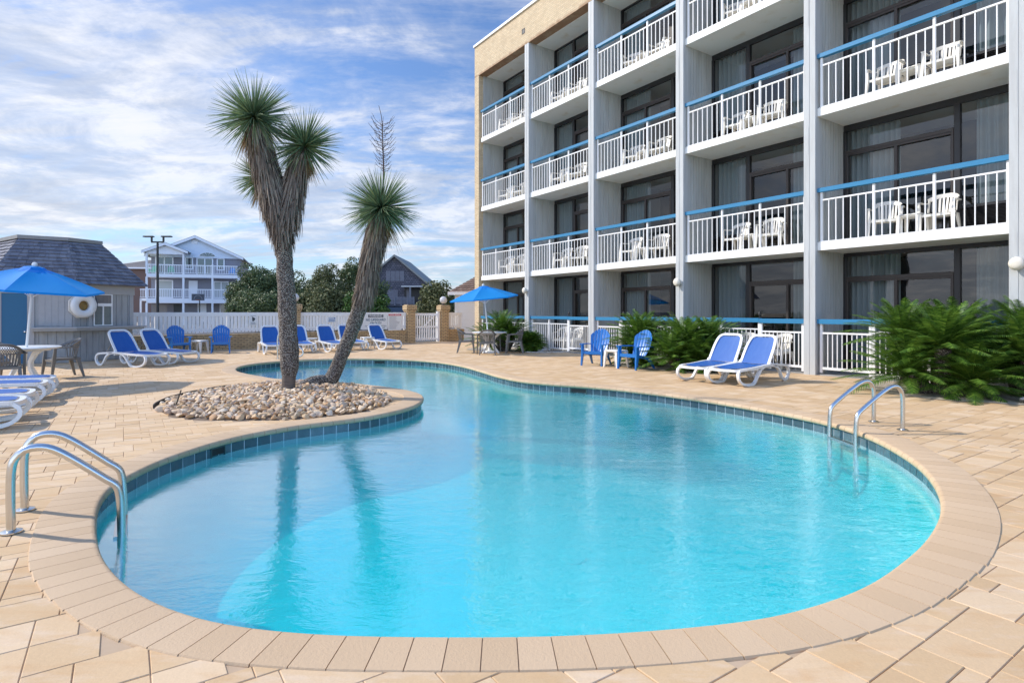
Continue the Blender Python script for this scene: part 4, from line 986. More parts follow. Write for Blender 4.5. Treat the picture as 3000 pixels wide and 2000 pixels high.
# window right of the life ring
wf = MB(); X0, X1 = wR.u(272), wR.u(327); wu = X1-X0
for a in ((X0, X1, 1.77, 1.80), (X0, X1, 1.50, 1.545), (X0, X1, .94, .965)): wR.box(wf, a[0], a[1], .012, .045, a[2], a[3])
for u in (X0, X1-.025): wR.box(wf, u, u+.025, .012, .044, .965, 1.77)
wR.box(wf, X0+wu*.47, X0+wu*.53, .012, .047, .965, 1.50); wR.box(wf, X0+.03, X1-.03, .016, .046, 1.465, 1.50)
wfo = wf.build('window', white_paint, hut)
g_ = MB(); wR.box(g_, X0+.02, X1-.02, .014, .018, .965, 1.47); g_.build('window_pane', mat('hut_glass', (.16, .18, .17), .08, var=.2, vs=8), wfo)
g_ = MB(); wR.box(g_, X0+.02, X1-.02, .014, .02, 1.545, 1.77); wR.boards(g_, X0+.025, X1-.025, 1.55, 1.77, .02, .12, .012, .005); g_.build('blind_panel', hut_dark, wfo)
# roof
def inset(poly, d):
    n = len(poly); out = []
    for i in range(n):
        a, b_, c = Vector(poly[i-1]), Vector(poly[i]), Vector(poly[(i+1) % n])
        e1, e2 = (b_-a).normalized(), (c-b_).normalized(); n1, n2 = Vector((-e1.y, e1.x)), Vector((-e2.y, e2.x))
        m_ = (n1+n2); m_ = m_/m_.length_squared*2*d/1; out.append(b_+m_*.5*2/2 if 0 else b_+(n1+n2)/(1+n1.dot(n2))*d)
    return out
ev, tp = inset(Wp, -.26), inset(Wp, .55); ze, zt = 2.035, 3.20
core = MB(); n = 5
core.add([(p.x, p.y, ze) for p in ev]+[(p.x, p.y, zt) for p in tp], [(i, (i+1) % n, n+(i+1) % n, n+i) for i in range(n)]+[(5, 6, 7, 8, 9), (4, 3, 2, 1, 0)])
ro = core.build('roof', cap_board, hut)
sg = MB(); rr = random.Random(2)
for i in range(n):
    E0, E1, T0, T1 = [Vector((p.x, p.y, z)) for p, z in ((ev[i], ze), (ev[(i+1) % n], ze), (tp[i], zt), (tp[(i+1) % n], zt))]
    up_ = ((T0+T1)-(E0+E1)).normalized(); nr = (E1-E0).cross(up_).normalized(); rows = 12
    for r in range(rows):
        v0, v1 = r/rows, min(1, (r+1.22)/rows); a0_, b0_ = E0.lerp(T0, v0), E1.lerp(T1, v0); a1_, b1_ = E0.lerp(T0, v1), E1.lerp(T1, v1)
        Lw = (b0_-a0_).length; u = -rr.uniform(0, .08)
        while u < Lw:
            w = rr.uniform(.07, .17); u0, u1 = max(0, u)/Lw, min(Lw, u+w-.006)/Lw; u += w
            if u1-u0 < .01/Lw: continue
            lift = .036+rr.uniform(-.005, .008); dd = rr.uniform(-.01, .008)/1.4
            q0, q1, q2, q3 = a0_.lerp(b0_, u0)+nr*lift-up_*dd, a0_.lerp(b0_, u1)+nr*lift-up_*dd, a1_.lerp(b1_, u1)+nr*.006, a1_.lerp(b1_, u0)+nr*.006
            sg.add([q0, q1, q2, q3, q0-nr*.03, q1-nr*.03], [(0, 1, 2, 3), (4, 5, 1, 0), (0, 3, 4), (1, 5, 2)])
    # hip shingles
    nr0 = ((E0-T0).cross(Vector((0, 0, 1)))).normalized()
for i in range(n):
    E0, T0 = Vector((ev[i].x, ev[i].y, ze)), Vector((tp[i].x, tp[i].y, zt)); dv = (T0-E0); hn = 13
    e1 = Vector((ev[(i+1) % n].x, ev[(i+1) % n].y, ze))-E0; e2 = Vector((ev[i-1].x, ev[i-1].y, ze))-E0
    for r in range(hn):
        a = E0+dv*(r/hn); c_ = E0+dv*(min(1, (r+1.2)/hn)); up3 = Vector((0, 0, .055))
        s1, s2 = e1.normalized()*.09, e2.normalized()*.09
        sg.add([a+up3, a+s1+Vector((0, 0, .02)), c_+s1*.9+Vector((0, 0, .0)), c_+up3*.6, c_+s2*.9, a+s2+Vector((0, 0, .02)), a+s1, a+s2], [(0, 1, 2, 3), (0, 3, 4, 5), (0, 5, 7), (0, 6, 1)])
sg.build('roof_shingles', shingle, ro, recalc=False)
cpb = MB(); P_ = [Vector((p.x, p.y, zt+.05)) for p in tp]; cpb.sweep(P_, (0, 0, 1), .13, .09, close=True); cpb.build('ridge_cap', cap_board, ro)
# life ring on its octagonal board
brd = thing('life_ring_board', 'octagonal white backing board on the hut wall behind the life ring', 'board')
cu, cz, cr = wR.u(236.5), 1.475, .345
bm_ = MB(); oc = [(cu+cr*math.cos(R(22.5+45*i)), cz+cr*math.sin(R(22.5+45*i))) for i in range(8)]
bm_.prism(oc, lambda u, v, h: wR.P(u, h, v), .03, .055); bm_.build('board_panel', old_plastic, brd)
lr = thing('life_ring', 'white life ring hanging on the wall of the shingled hut', 'life ring')
ax = wR.n; t1 = wR.d; c0 = wR.P(cu, .13, cz); Mj, mn = .222, .098
m_ = MB(); nu_, nv_ = 36, 14
m_.grid(nu_, nv_, lambda u, v: c0+(t1*math.cos(2*math.pi*u)+Vector((0, 0, 1))*math.sin(2*math.pi*u))*(Mj+mn*math.cos(2*math.pi*v))+ax*(mn*.72*math.sin(2*math.pi*v)))
m_.build('ring', mat('ring_white', (.74, .74, .72), .4, c2=(.6, .56, .48), c2f=(.55, .8), vs=4), lr, 60)
m_ = MB(); oc = [(cu+.135*math.cos(R(20*i)), cz+.135*math.sin(R(20*i))) for i in range(18)]; m_.prism(oc, lambda u, v, h: wR.P(u, h, v), .056, .064); m_.build('centre_plate', mat('amber_stain', (.34, .20, .05), .5, c2=(.14, .10, .04), vs=7), brd)
rope = mat('old_rope', (.30, .27, .20), .8)
MB().tube([wR.P(cu+.02, .14, 1.98), wR.P(cu+.13, .17, 1.84), wR.P(cu+.25, .20, 1.72), wR.P(cu+.33, .16, 1.5), wR.P(cu+.30, .14, 1.36)], .008, 6).build('hanging_rope', mat('dark_rope', (.03, .05, .09), .8), lr)
# ------------------------------------------------------------------ fence, low wall, pillars, gate
def FT(t, n=0, z=0): return HL(-16.68+.1*(-1.65-t)+n, t, z)
globe_m = mat('clear_globe_plastic', (.62, .60, .58), .12, spec=.8)
def fence_section(t0, t1, label, wall_label, x_off=0, pitch=.121, gap=.022, wall=True, z0=.60):
    a, b_ = FT(t0, x_off), FT(t1, x_off); w = Wall(a, b_)
    f_ = thing('picket_fence', label, 'fence', (0, 0, 0), 0, 'white picket fence sections'); k = round(w.len/pitch); st = w.len/k; p_ = MB()
    rr = random.Random(k)
    for i in range(k): w.box(p_, i*st+gap/2, (i+1)*st-gap/2, -.004+rr.uniform(-.002, .002), .014, z0+rr.uniform(-.004, .004), 1.24)
    p_.build('picket_panel', white_paint, f_)
    r_ = MB(); w.box(r_, 0, w.len, -.03, .035, 1.24, 1.30); w.box(r_, 0, w.len, .016, .034, 1.17, 1.238); r_.build('top_rail', white_paint, f_)
    r_ = MB(); w.box(r_, 0, w.len, -.045, -.006, z0+.05, z0+.14); r_.build('lower_rail', white_paint, f_)
    for u in [0.0]+[w.len*i/max(1, round(w.len/2.4)) for i in range(1, round(w.len/2.4))]+[w.len-.06]:
        r_ = MB(); w.box(r_, u, u+.06, -.11, -.046, .55, 1.235); r_.build('fence_post', white_paint, f_)
    if wall:
        q = thing('brick_wall', wall_label, 'wall', (0, 0, 0), 0, 'low brick walls under the fence'); q.location = a; q.rotation_euler = (0, 0, math.atan2(w.d.y, w.d.x))
        MB().box((0, -.08, -.02), (w.len, .12, .46)).build('brick_face', brick_yel, q)
        s_ = MB(); n_ = int(w.len/.075)
        for i in range(n_): s_.box((i*w.len/n_+.004, -.09, .4602), ((i+1)*w.len/n_-.004, .12, .54))
        s_.box((0, -.085, .4601), (w.len, .11, .535)); s_.build('brick_coping', MATS.get('coping_brick') or island_ramp('coping_brick', [(0, (.34, .22, .10)), (1, (.52, .37, .20))], .85), q)
    return w
T3, T1_, T2_ = -6.55, -1.65, .06
wA = fence_section(-13.2, T3-.2, 'long white picket fence section behind the two dark blue armchairs', 'low brick wall below the picket fence behind the dark blue armchairs')
wB = fence_section(T3+.2, T1_-.19, 'white picket fence section between two brick pillars, carrying the pool signs', 'low brick wall below the pool signs, behind the fence side loungers')
wC = fence_section(T2_+.19, 1.30, 'short white picket fence section right of the gate pillars', 'short low brick wall right of the gate pillars', .0)
def pillar(t, label, globe, glabel=None):
    p = thing('brick_pillar', label, 'pillar', FT(t), HR, 'brick pillars in the fence line')
    MB().box((-.18, -.18, -.02), (.18, .18, 1.34)).build('pillar_shaft', brick_yel, p)
    c_ = MB(); c_.bbox((-.235, -.235, 1.402), (.235, .235, 1.60), .01).box((-.21, -.21, 1.341), (.21, .21, 1.402)).bbox((-.20, -.20, 1.60), (.20, .20, 1.635), .012); c_.build('pillar_cap', brick_yel, p)
    if globe:
        g_ = thing('globe_lamp', glabel, 'lamp', FT(t, 0, 1.635), 0, 'globe lamps on brick pillars')
        MB().lathe([(.07, 0), (.07, .03), (.05, .06), (.05, .075), (.0, .075)], 14).build('lamp_base', bronze_dark, g_, 40)
        MB().lathe([(max(.001, .165*math.sin(R(a))), .22-.165*math.cos(R(a))) for a in range(12, 181, 12)], 24).build('glass_globe', globe_m, g_, 60)
pillar(T3, 'brick pillar mostly hidden behind the straight yucca trunk', 1, 'round globe lamp just showing behind the straight yucca trunk')
pillar(T1_, 'brick pillar left of the white gate, beside the pool rules sign', 0)
pillar(T2_, 'brick pillar right of the white gate, topped by a globe lamp', 1, 'round clear globe lamp on the pillar right of the gate')
# gate
gA, gB = FT(T1_+.21), FT(T2_-.21); gw = Wall(gA, gB); gt_ = thing('fence_gate', 'white slatted gate standing between the two brick pillars', 'gate')
g_ = MB(); n_ = 10; gl_ = gw.len-.14
for i in range(n_): u = .05+(gl_-.1)*i/(n_-1); gw.box(g_, u-.028, u+.028, 0, .02, .07, 1.22)
g_.build('slat_panel', white_paint, gt_)
g_ = MB()
for z0, z1 in ((1.16, 1.27), (.62, .70), (.09, .17)): gw.box(g_, 0, gl_, -.03, -.002, z0, z1)
g_.sweep([gw.P(.75, .035, 1.10), gw.P(gl_-.1-.02, .035, 1.18)], gw.n, .03, .02); g_.sweep([gw.P(.5, .03, .70), gw.P(gl_-.15, .03, 1.12)], gw.n, .04, .02)
g_.build('gate_frame', white_paint, gt_)
g_ = MB(); gw.box(g_, gl_+.01, gl_+.12, -.06, .05, 0, 1.32); gw.box(g_, gl_, gl_+.13, -.07, .06, 1.321, 1.35); g_.build('gate_post', white_paint, gt_)
# ------------------------------------------------------------------ signs
sign_white = mat('sign_white', (.74, .74, .72), .4, c2=(.62, .60, .55), c2f=(.55, .85), vs=3)
ink = mat('sign_black_ink', (.02, .03, .04), .5); ink_b = mat('sign_blue_ink', (.02, .09, .16), .5); ink_r = mat('sign_red', (.55, .02, .03), .45); ink_w = mat('sign_white_ink', (.8, .8, .8), .5); ink_g = mat('sign_grey_ink', (.30, .31, .33), .6); ink_l = mat('sign_light_blue', (.10, .22, .42), .5)
def text(body, size, m, parent, w, u, z, n, width=None, bold=.0):
    c_ = bpy.data.curves.new('lettering', 'FONT'); c_.body = body; c_.size = size; c_.align_x = 'CENTER'; c_.align_y = 'CENTER'; c_.extrude = .0008; c_.offset = bold
    o = bpy.data.objects.new('lettering', c_); COL.objects.link(o); bpy.context.view_layer.update()
    dg = bpy.context.evaluated_depsgraph_get(); me = bpy.data.meshes.new_from_object(o.evaluated_get(dg)); bpy.data.objects.remove(o)
    me.name = 'lettering'; me.materials.clear(); me.materials.append(m); ob = link('lettering', me, parent)
    xs = [v.co.x for v in me.vertices]; sc = (width/(max(xs)-min(xs))) if width else 1
    ob.location = w.P(u, n, z)
    ob.rotation_euler = (R(90), 0, math.atan2(w.d.y, w.d.x)); ob.scale = (sc, 1, 1); return ob
def sign(label, w, x0, y0, x1, y1, m=sign_white, th=.03):
    s_ = thing('sign', label, 'sign'); u0, u1 = w.u(x0), w.u(x1); xm = (x0+x1)/2; z1, z0 = w.z(xm, y0), w.z(xm, y1)
    b_ = MB(); w.box(b_, u0, u1, .036, .036+th*.4, z0, z1); b_.build('sign_panel', m, s_); return s_, u0, u1, z0, z1, .036+th*.4+.001
s_, u0, u1, z0, z1, nn = sign('large white warning sign reading no lifeguard on duty', wB, 1060, 919.5, 1134, 965)
uc = (u0+u1)/2+.03; h_ = z1-z0; wd = u1-u0
b_ = MB(); wB.box(b_, uc-wd*.30, uc+wd*.30, nn, nn+.002, z1-h_*.22, z1-h_*.045); b_.build('heading_band', ink, s_)
text('WARNING', .115, ink_w, s_, wB, uc, z1-h_*.135, nn+.004, wd*.52, .002)
text('NO LIFEGUARD', .135, ink_b, s_, wB, uc, z1-h_*.38, nn+.002, wd*.78, .003); text('ON DUTY', .135, ink_b, s_, wB, uc, z1-h_*.60, nn+.002, wd*.46, .003)
text('CHILDREN SHOULD NOT USE POOL', .05, ink_b, s_, wB, uc, z1-h_*.77, nn+.002, wd*.86, .001); text('WITHOUT ADULT SUPERVISION', .05, ink_b, s_, wB, uc, z1-h_*.89, nn+.002, wd*.72, .001)
s_, u0, u1, z0, z1, nn = sign('white sign with a red pool rules heading', wB, 1136, 919, 1174, 967)
h_ = z1-z0; b_ = MB(); wB.box(b_, u0+.01, u1-.01, nn, nn+.002, z1-h_*.12, z1-.005); b_.build('heading_band', ink_r, s_)
text('POOL RULES', .07, ink_w, s_, wB, (u0+u1)/2, z1-h_*.062, nn+.004, (u1-u0)*.8, .001)
b_ = MB(); rr = random.Random(4)
for i in range(15): zz = z1-h_*(.18+.052*i); wB.box(b_, u0+.05, u0+.05+(u1-u0-.1)*rr.uniform(.55, 1), nn, nn+.0015, zz-.006, zz+.006)
b_.build('small_print', ink_g, s_)
s_, u0, u1, z0, z1, nn = sign('small white sign with a black pictogram on the fence left of the straight trunk', wA, 730.5, 923, 751.5, 952)
uc = (u0+u1)/2; b_ = MB(); q = [(uc+.05*math.cos(R(a))*(1+.3*math.cos(R(3*a))), z1-.15+.07*math.sin(R(a))) for a in range(0, 360, 20)]; b_.prism(q, lambda u, v, h: wA.P(u, h, v), nn, nn+.002)
b_.sweep([wA.P(uc-.05, nn+.001, z1-.06), wA.P(uc+.06, nn+.001, z1-.12)], wA.n, .02, .002); b_.build('pictogram', ink, s_)
b_ = MB(); wA.box(b_, u0+.04, u1-.04, nn, nn+.0015, z1-.03, z1-.015)
for i in range(3): wA.box(b_, u0+.03, u1-.03-.02*i, nn, nn+.0015, z0+.03+.03*i, z0+.045+.03*i)
b_.build('small_print', ink_g, s_)
s_, u0, u1, z0, z1, nn = sign('small pale sign with blue lettering on the fence between the two yuccas', wB, 960, 928.5, 982, 944)
b_ = MB()
for i in range(3): wB.box(b_, u0+.02, u1-(.09 if i == 2 else .03), nn, nn+.0015, z0+.03+.055*i, z0+.06+.055*i)
wB.box(b_, u1-.08, u1-.02, nn, nn+.0015, z1-.075, z1-.02); b_.build('blue_print', ink_l, s_)

# ------------------------------------------------------------------ white clapboard outbuilding at the hotel corner
clap = mat('white_clapboard', (.76, .76, .74), .55, var=.04)
ob_ = thing('outbuilding', 'white clapboard outbuilding with brown shingle roof at the hotel corner', 'building', (-2.60, 26.5, 0), R(5.5))
c_ = MB(); c_.box((0, .03, 0), (6, 3.4, 2.2))
for i in range(14): z = .02+i*.157; c_.add([(0, 0, z), (6, 0, z), (6, .018, z+.155), (0, .018, z+.155), (0, .03, z), (6, .03, z)], [(0, 1, 2, 3), (4, 5, 1, 0), (0, 3, 4)])
c_.box((-.04, -.03, 0), (.07, .06, 2.2)); c_.build('wall', clap, ob_)
brown_sh = island_ramp('brown_roof_shingles', [(0, (.16, .10, .075)), (1, (.32, .22, .17))], .85, .5, 30)
e_ = [(-.32, -.3, 2.22), (6.3, -.3, 2.22), (6.3, 3.7, 2.22), (-.32, 3.7, 2.22)]; tq = [(1.7, 1.7, 3.45), (4.6, 1.7, 3.45)]
r_ = MB(); r_.add(e_+tq, [(0, 1, 5, 4), (1, 2, 5), (2, 3, 4, 5), (3, 0, 4), (3, 2, 1, 0)]); roo = r_.build('roof', cap_board, ob_)
r_ = MB(); rr = random.Random(9)
for A_, B_, C_, D_ in ((e_[0], e_[1], tq[1], tq[0]), (e_[3], e_[0], tq[0], tq[0])):
    A_, B_, C_, D_ = map(Vector, (A_, B_, C_, D_)); nr = (B_-A_).cross(D_-A_).normalized(); rows = 12
    for r in range(rows):
        a0_, b0_, a1_, b1_ = A_.lerp(D_, r/rows), B_.lerp(C_, r/rows), A_.lerp(D_, min(1, (r+1.15)/rows)), B_.lerp(C_, min(1, (r+1.15)/rows)); k = max(2, int((b0_-a0_).length/.2))
        for i in range(k):
            u0_, u1_ = i/k+.002, (i+1)/k-.002; q = [a0_.lerp(b0_, u0_)+nr*.035, a0_.lerp(b0_, u1_)+nr*.035, a1_.lerp(b1_, u1_)+nr*.008, a1_.lerp(b1_, u0_)+nr*.008, a0_.lerp(b0_, u0_)+nr*.01, a0_.lerp(b0_, u1_)+nr*.01]
            r_.add(q, [(0, 1, 2, 3), (4, 5, 1, 0)])
r_.build('roof_shingles', brown_sh, roo, recalc=False)
MB().box((-.34, -.34, 2.10), (6.3, -.29, 2.24)).box((-.36, -.34, 2.10), (-.342, 3.7, 2.24)).build('fascia', white_paint, ob_)
ch = MB(); ch.box((2.05, 1.5, 2.8), (2.6, 2.0, 4.1)); ch.build('chimney', brick_tan, roo)
# ------------------------------------------------------------------ three storey grey house
hw = Wall((-37.2, 58.5), (-37.2+.94*11, 58.5+.342*11)); HZ = lambda zx, zy: hw.z(400+zx/5.806, 660+zy/5.806); HU = lambda zx: hw.u(400+zx/5.806)
h_white = mat('house_white_trim', (.82, .83, .86), .6); h_grey = mat('house_grey_siding', (.25, .25, .29), .8, c2=(.22, .22, .25), vs=.6)
h_blue = mat('house_pale_gable_siding', (.66, .74, .84), .7); h_roof = mat('house_roof_shingle', (.24, .25, .26), .9)
house = thing('beach_house', 'three storey grey house with white balconies behind the picket fence', 'house')
HWt = hw.len; U0, U1 = HU(165), HU(1750); PD = 1.8
zs = [HZ(900, 1485), (HZ(700, 1240)+HZ(700, 1325))/2, (HZ(700, 830)+HZ(700, 885))/2]
za0, za1 = HZ(800, 1322), HZ(800, 1242)      # second floor band
zb0, zb1 = HZ(800, 885), HZ(800, 830); zc0, zc1 = HZ(500, 490), HZ(500, 450)
b_ = MB(); hw.box(b_, U0+.05, U1-.05, -11, -PD, -.02, HZ(1200, 530)); 
for i in range(32): z = .2+i*.25; hw.box(b_, U0+.06, U1-.06, -PD, -PD+.02, z, z+.235) if z < HZ(1200, 545) else None
b_.build('wall', h_grey, house)
fl_ = MB(); hw.box(fl_, U0, U1, -PD, 0, za0, za1); hw.box(fl_, U0, U1, -PD, .02, zb0, zb1); hw.box(fl_, U0, HU(800), -PD, 0, HZ(500, 490), HZ(500, 445)); fl_.build('balcony_floor', h_white, house)
for zx in (168, 795, 1290, 1735):
    p_ = MB(); hw.box(p_, HU(zx)-.09, HU(zx)+.09, -.2, -.01, -.02, za0); hw.box(p_, HU(zx)-.09, HU(zx)+.09, -.2, -.01, za1, zb0)
    if zx < 1000: hw.box(p_, HU(zx)-.09, HU(zx)+.09, -.2, -.01, zb1, HZ(500, 488))
    elif zx < 1500: hw.box(p_, HU(zx)-.09, HU(zx)+.09, -.2, -.01, zb1, zb1+1.05)
    p_.build('porch_post', h_white, house)
def hrail(u0, u1, z, n=.0, H_=.98, w=hw):
    r_ = MB(); w.box(r_, u0, u1, n-.10, n-.03, z+H_-.09, z+H_); w.box(r_, u0, u1, n-.09, n-.04, z+.08, z+.14); k = int((u1-u0)/.155)
    for i in range(k): u = u0+(i+.5)*(u1-u0)/k; w.box(r_, u-.025, u+.025, n-.085, n-.045, z+.14, z+H_-.09)
    return r_
for a, c_ in ((168, 795), (795, 1290), (1290, 1735)):
    hrail(HU(a)+.09, HU(c_)-.09, za1).build('balcony_railing', h_white, house); hrail(HU(a)+.09, HU(c_)-.09, zb1).build('balcony_railing', h_white, house)
def hwin(x0, y0, x1, y1, n=-PD, name='window', split=0, dy=0, pane_m=None, fan=0):
    f_ = MB(); k = (58.5+PD)/58.5; w = Wall(hw.P(0, n, 0), hw.P(HWt, n, 0)); u0_, u1_ = w.u(400+x0/5.806), w.u(400+x1/5.806); z0_, z1_ = w.z(400+x0/5.806, 660+y1/5.806), w.z(400+x0/5.806, 660+y0/5.806)
    t_ = .11
    for a in ((u0_, u0_+t_, z0_, z1_), (u1_-t_, u1_, z0_, z1_), (u0_+t_, u1_-t_, z1_-t_, z1_), (u0_+t_, u1_-t_, z0_, z0_+t_)): w.box(f_, a[0], a[1], .02, .09, a[2], a[3])
    if split: um = (u0_+u1_)/2; w.box(f_, um-.05, um+.05, .02, .085, z0_+t_, z1_-t_)
    fo = f_.build(name, h_white, house); g_ = MB(); w.box(g_, u0_+t_, u1_-t_, .022, .04, z0_+t_, z1_-t_); g_.build('pane', pane_m or house_glass, fo); return fo, w, u0_, u1_, z0_, z1_
curt = mat('house_blind', (.42, .45, .44), .6, var=.05)
hwin(320, 525, 630, 850, split=1, name='sliding_door'); hwin(825, 540, 965, 750); hwin(1020, 550, 1305, 860, split=1, name='sliding_door'); hwin(1365, 560, 1500, 765)
hwin(320, 925, 625, 1240, name='window', pane_m=curt); hwin(1310, 950, 1570, 1240, split=1, name='sliding_door', pane_m=curt)
hwin(890, 940, 1040, 1240, name='door', pane_m=h_white); hwin(1040, 1330, 1190, 1640, name='door', pane_m=h_white); hwin(1415, 1335, 1555, 1560)
# lattice and dark bay on the ground floor
b_ = MB(); w = Wall(hw.P(0, -.5, 0), hw.P(HWt, -.5, 0)); u0_, u1_ = HU(205), HU(520)
for i in range(-8, 20):
    for s_ in (-1, 1):
        q = [(u0_+(i*.22)+s_*j*.22*1.0, .3+j*.22) for j in range(12)]; q = [p for p in q if u0_ <= p[0] <= u1_ and p[1] < za0]
        if len(q) > 1: b_.sweep([w.P(q[0][0], .0 if s_ > 0 else .02, q[0][1]), w.P(q[-1][0], .0 if s_ > 0 else .02, q[-1][1])], w.n, .05, .015)
b_.build('lattice_screen', mat('tan_lattice', (.30, .25, .20), .8), house)
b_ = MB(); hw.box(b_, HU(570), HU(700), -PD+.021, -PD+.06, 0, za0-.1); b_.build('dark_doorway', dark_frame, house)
# gables and roof
def rz_(zx, zy): return HU(zx), HZ(zx, zy)
apex, lt, rt = rz_(958, 175), (HU(540), HZ(540, 305)), (HU(1720), HZ(1720, 520))
zg = HZ(1200, 535)
gb_ = MB(); sl_ = (apex[1]-rt[1])/(rt[0]-apex[0]); ul = U0-.15; zl = apex[1]-sl_*(apex[0]-ul)
pg = [(ul+.15, zg), (U1-.05, zg), (U1-.05, rt[1]+.05), (apex[0], apex[1]), (ul+.15, zl+.15*sl_)]
if zl < zg: xk = apex[0]-(apex[1]-zg)/sl_; pg = [(xk, zg), (U1-.05, zg), (U1-.05, rt[1]+.05), apex]
gb_.prism(pg, lambda u, v, h: hw.P(u, h, v), -11, -PD+.25); gb_.build('gable', h_blue, house)
sgp = MB(); a2, l2, r2 = rz_(490, 320), rz_(110, 440), rz_(835, 465)
sgp.prism([(U0+.02, HZ(500, 447)), (HU(800), HZ(500, 447)), (HU(800), HZ(800, 470)+.12), a2, (U0+.02, l2[1]+.1)], lambda u, v, h: hw.P(u, h, v), -PD, -.03); sgp.build('porch_gable', h_white, house)
rf = MB()
for pa, pb, n0, n1 in ((apex, (rt[0]+.45, rt[1]-.22), -11.3, -PD+.7), (apex, (ul-.3, zl-.1), -11.3, -PD+.7), (a2, (l2[0]-.1, l2[1]-.1), -11.3, .3), (a2, (r2[0]+.25, r2[1]-.02), -PD-.5, .3)):
    q = [pa, pb, (pb[0], pb[1]+.16), (pa[0], pa[1]+.18)]; rf.prism(q, lambda u, v, h: hw.P(u, h, v), n0, n1)
roof = rf.build('roof', h_roof, house)
rk = MB()
for pa, pb, n1 in ((apex, (rt[0]+.45, rt[1]-.22), -PD+.72), (apex, (ul-.3, zl-.1), -PD+.72), (a2, (l2[0]-.1, l2[1]-.1), .32), (a2, (r2[0]+.25, r2[1]-.02), .32)):
    rk.prism([(pa[0], pa[1]-.12), (pb[0], pb[1]-.12), (pb[0], pb[1]+.12), (pa[0], pa[1]+.14)], lambda u, v, h: hw.P(u, h, v), n1-.04, n1)
rk.build('rake_board', h_white, house)
af = MB(); c_ = rz_(1165, 515); q = [(c_[0]+.82*math.cos(R(a)), c_[1]+.48*math.sin(R(a))) for a in range(0, 181, 15)]; af.prism(q, lambda u, v, h: hw.P(u, h, v), -PD+.25, -PD+.30); afo = af.build('arched_window', h_white, house)
af = MB()
for a0_ in range(5, 175, 34):
    q = [(c_[0], c_[1]+.04)]+[(c_[0]+.74*math.cos(R(a)), c_[1]+.03+.42*math.sin(R(a))) for a in (a0_, a0_+10, a0_+20, a0_+30)]; af.prism(q, lambda u, v, h: hw.P(u, h, v), -PD+.301, -PD+.32)
af.build('pane', house_glass, afo)
vt = MB(); c_ = rz_(945, 240); hw.box(vt, c_[0]-.28, c_[0]+.28, -PD+.25, -PD+.30, c_[1]-.3, c_[1]+.3); vt.build('gable_vent', h_white, house)
# side stair landing at the left
ld = MB(); ul_ = HU(0); hw.box(ld, ul_, U0-.1, -3, -1.2, za1-.25, za1); hw.box(ld, ul_, ul_+.15, -1.4, -1.2, -.02, za1); ld.build('side_landing', h_white, house)
hrail(ul_, U0-.1, za1, -1.2).build('landing_railing', h_white, house)
# lawn chairs on the top balcony
def recolour(root, m, label, loc, rz, grp):
    c = copy_tree(root); c.name = 'lawn_chair'; c.location = loc; c.rotation_euler = (0, 0, rz); c['label'] = label; c['group'] = grp
    for o in c.children: o.data = o.data.copy(); o.data.materials[0] = m
grn = mat('mint_green_plastic', (.12, .55, .30), .5); lbl = mat('light_blue_plastic', (.05, .30, .70), .5)
wrot = math.atan2(hw.n.y, hw.n.x); CHG = 'small coloured lawn chairs on the grey house balcony'
recolour(ad, grn, 'mint green chair at the left end of the grey house top balcony', hw.P(HU(255), -.8, zb1+.0), wrot-.3, CHG)
recolour(ad, grn, 'mint green chair nearer the middle of the grey house top balcony', hw.P(HU(560), -.8, zb1), wrot+.2, CHG)
recolour(ad, lbl, 'light blue chair at the right end of the grey house top balcony', hw.P(HU(1610), -.8, zb1), wrot, CHG)
# ------------------------------------------------------------------ basketball hoop
hoop = thing('basketball_hoop', 'basketball hoop with dark backboard in front of the grey house', 'hoop'); hwf = Wall(hw.P(0, 3.0, 0), hw.P(HWt, 3.0, 0))
c_u, c_z = hwf.u(400+1047/5.806), hwf.z(580, 660+1222/5.806)
b_ = MB(); hwf.box(b_, c_u-.58, c_u+.58, -.02, .02, c_z-.34, c_z+.34); b_.build('backboard', mat('smoked_board', (.045, .05, .07), .4), hoop)
b_ = MB()
for a in ((-.58, .58, .30, .34), (-.58, .58, -.34, -.30), (-.58, -.54, -.3, .3), (.54, .58, -.3, .3)): hwf.box(b_, c_u+a[0], c_u+a[1], .021, .03, c_z+a[2], c_z+a[3])
q = [hwf.P(c_u+.36*math.cos(R(a)), .028, c_z-.22+.40*math.sin(R(a))) for a in range(0, 181, 15)]; b_.sweep(q, hwf.n, .03, .008); b_.build('backboard_border', mat('grey_line', (.30, .32, .36), .5), hoop)
b_ = MB(); q = [hwf.P(c_u+.23*math.cos(R(a)), .27+.23*math.sin(R(a)), c_z-.28) for a in range(0, 361, 20)]; b_.tube(q, .015, 5); b_.build('rim', mat('rim_orange', (.5, .12, .03), .5), hoop)
MB().tube([hwf.P(c_u, -.9, 0), hwf.P(c_u, -.9, c_z-.4), hwf.P(c_u, -.05, c_z)], .05, 8).build('pole', bronze_dark, hoop)
# ------------------------------------------------------------------ brown house beyond, partly hidden
bh = thing('brown_house', 'brown house with a dark low roof showing between hut and grey house', 'house'); bw_ = Wall((-55, 78), (-42, 79.5))
b_ = MB(); bw_.box(b_, 0, bw_.len, -10, 0, -.02, 7.4); b_.build('wall', mat('red_brown_wall', (.17, .105, .085), .85, c2=(.13, .10, .095), vs=.3), bh)
b_ = MB(); e0 = [bw_.P(u, n, 7.4) for u, n in ((-.5, .5), (bw_.len+.5, .5), (bw_.len+.5, -10.5), (-.5, -10.5))]; t0_ = [bw_.P(3.2, -5, 8.9), bw_.P(bw_.len-3.2, -5, 8.9)]
b_.add(e0+t0_, [(0, 1, 5, 4), (1, 2, 5), (2, 3, 4, 5), (3, 0, 4), (3, 2, 1, 0)]); rf_ = b_.build('roof', mat('brown_roof', (.105, .095, .095), .9, c2=(.13, .12, .12), vs=1), bh)
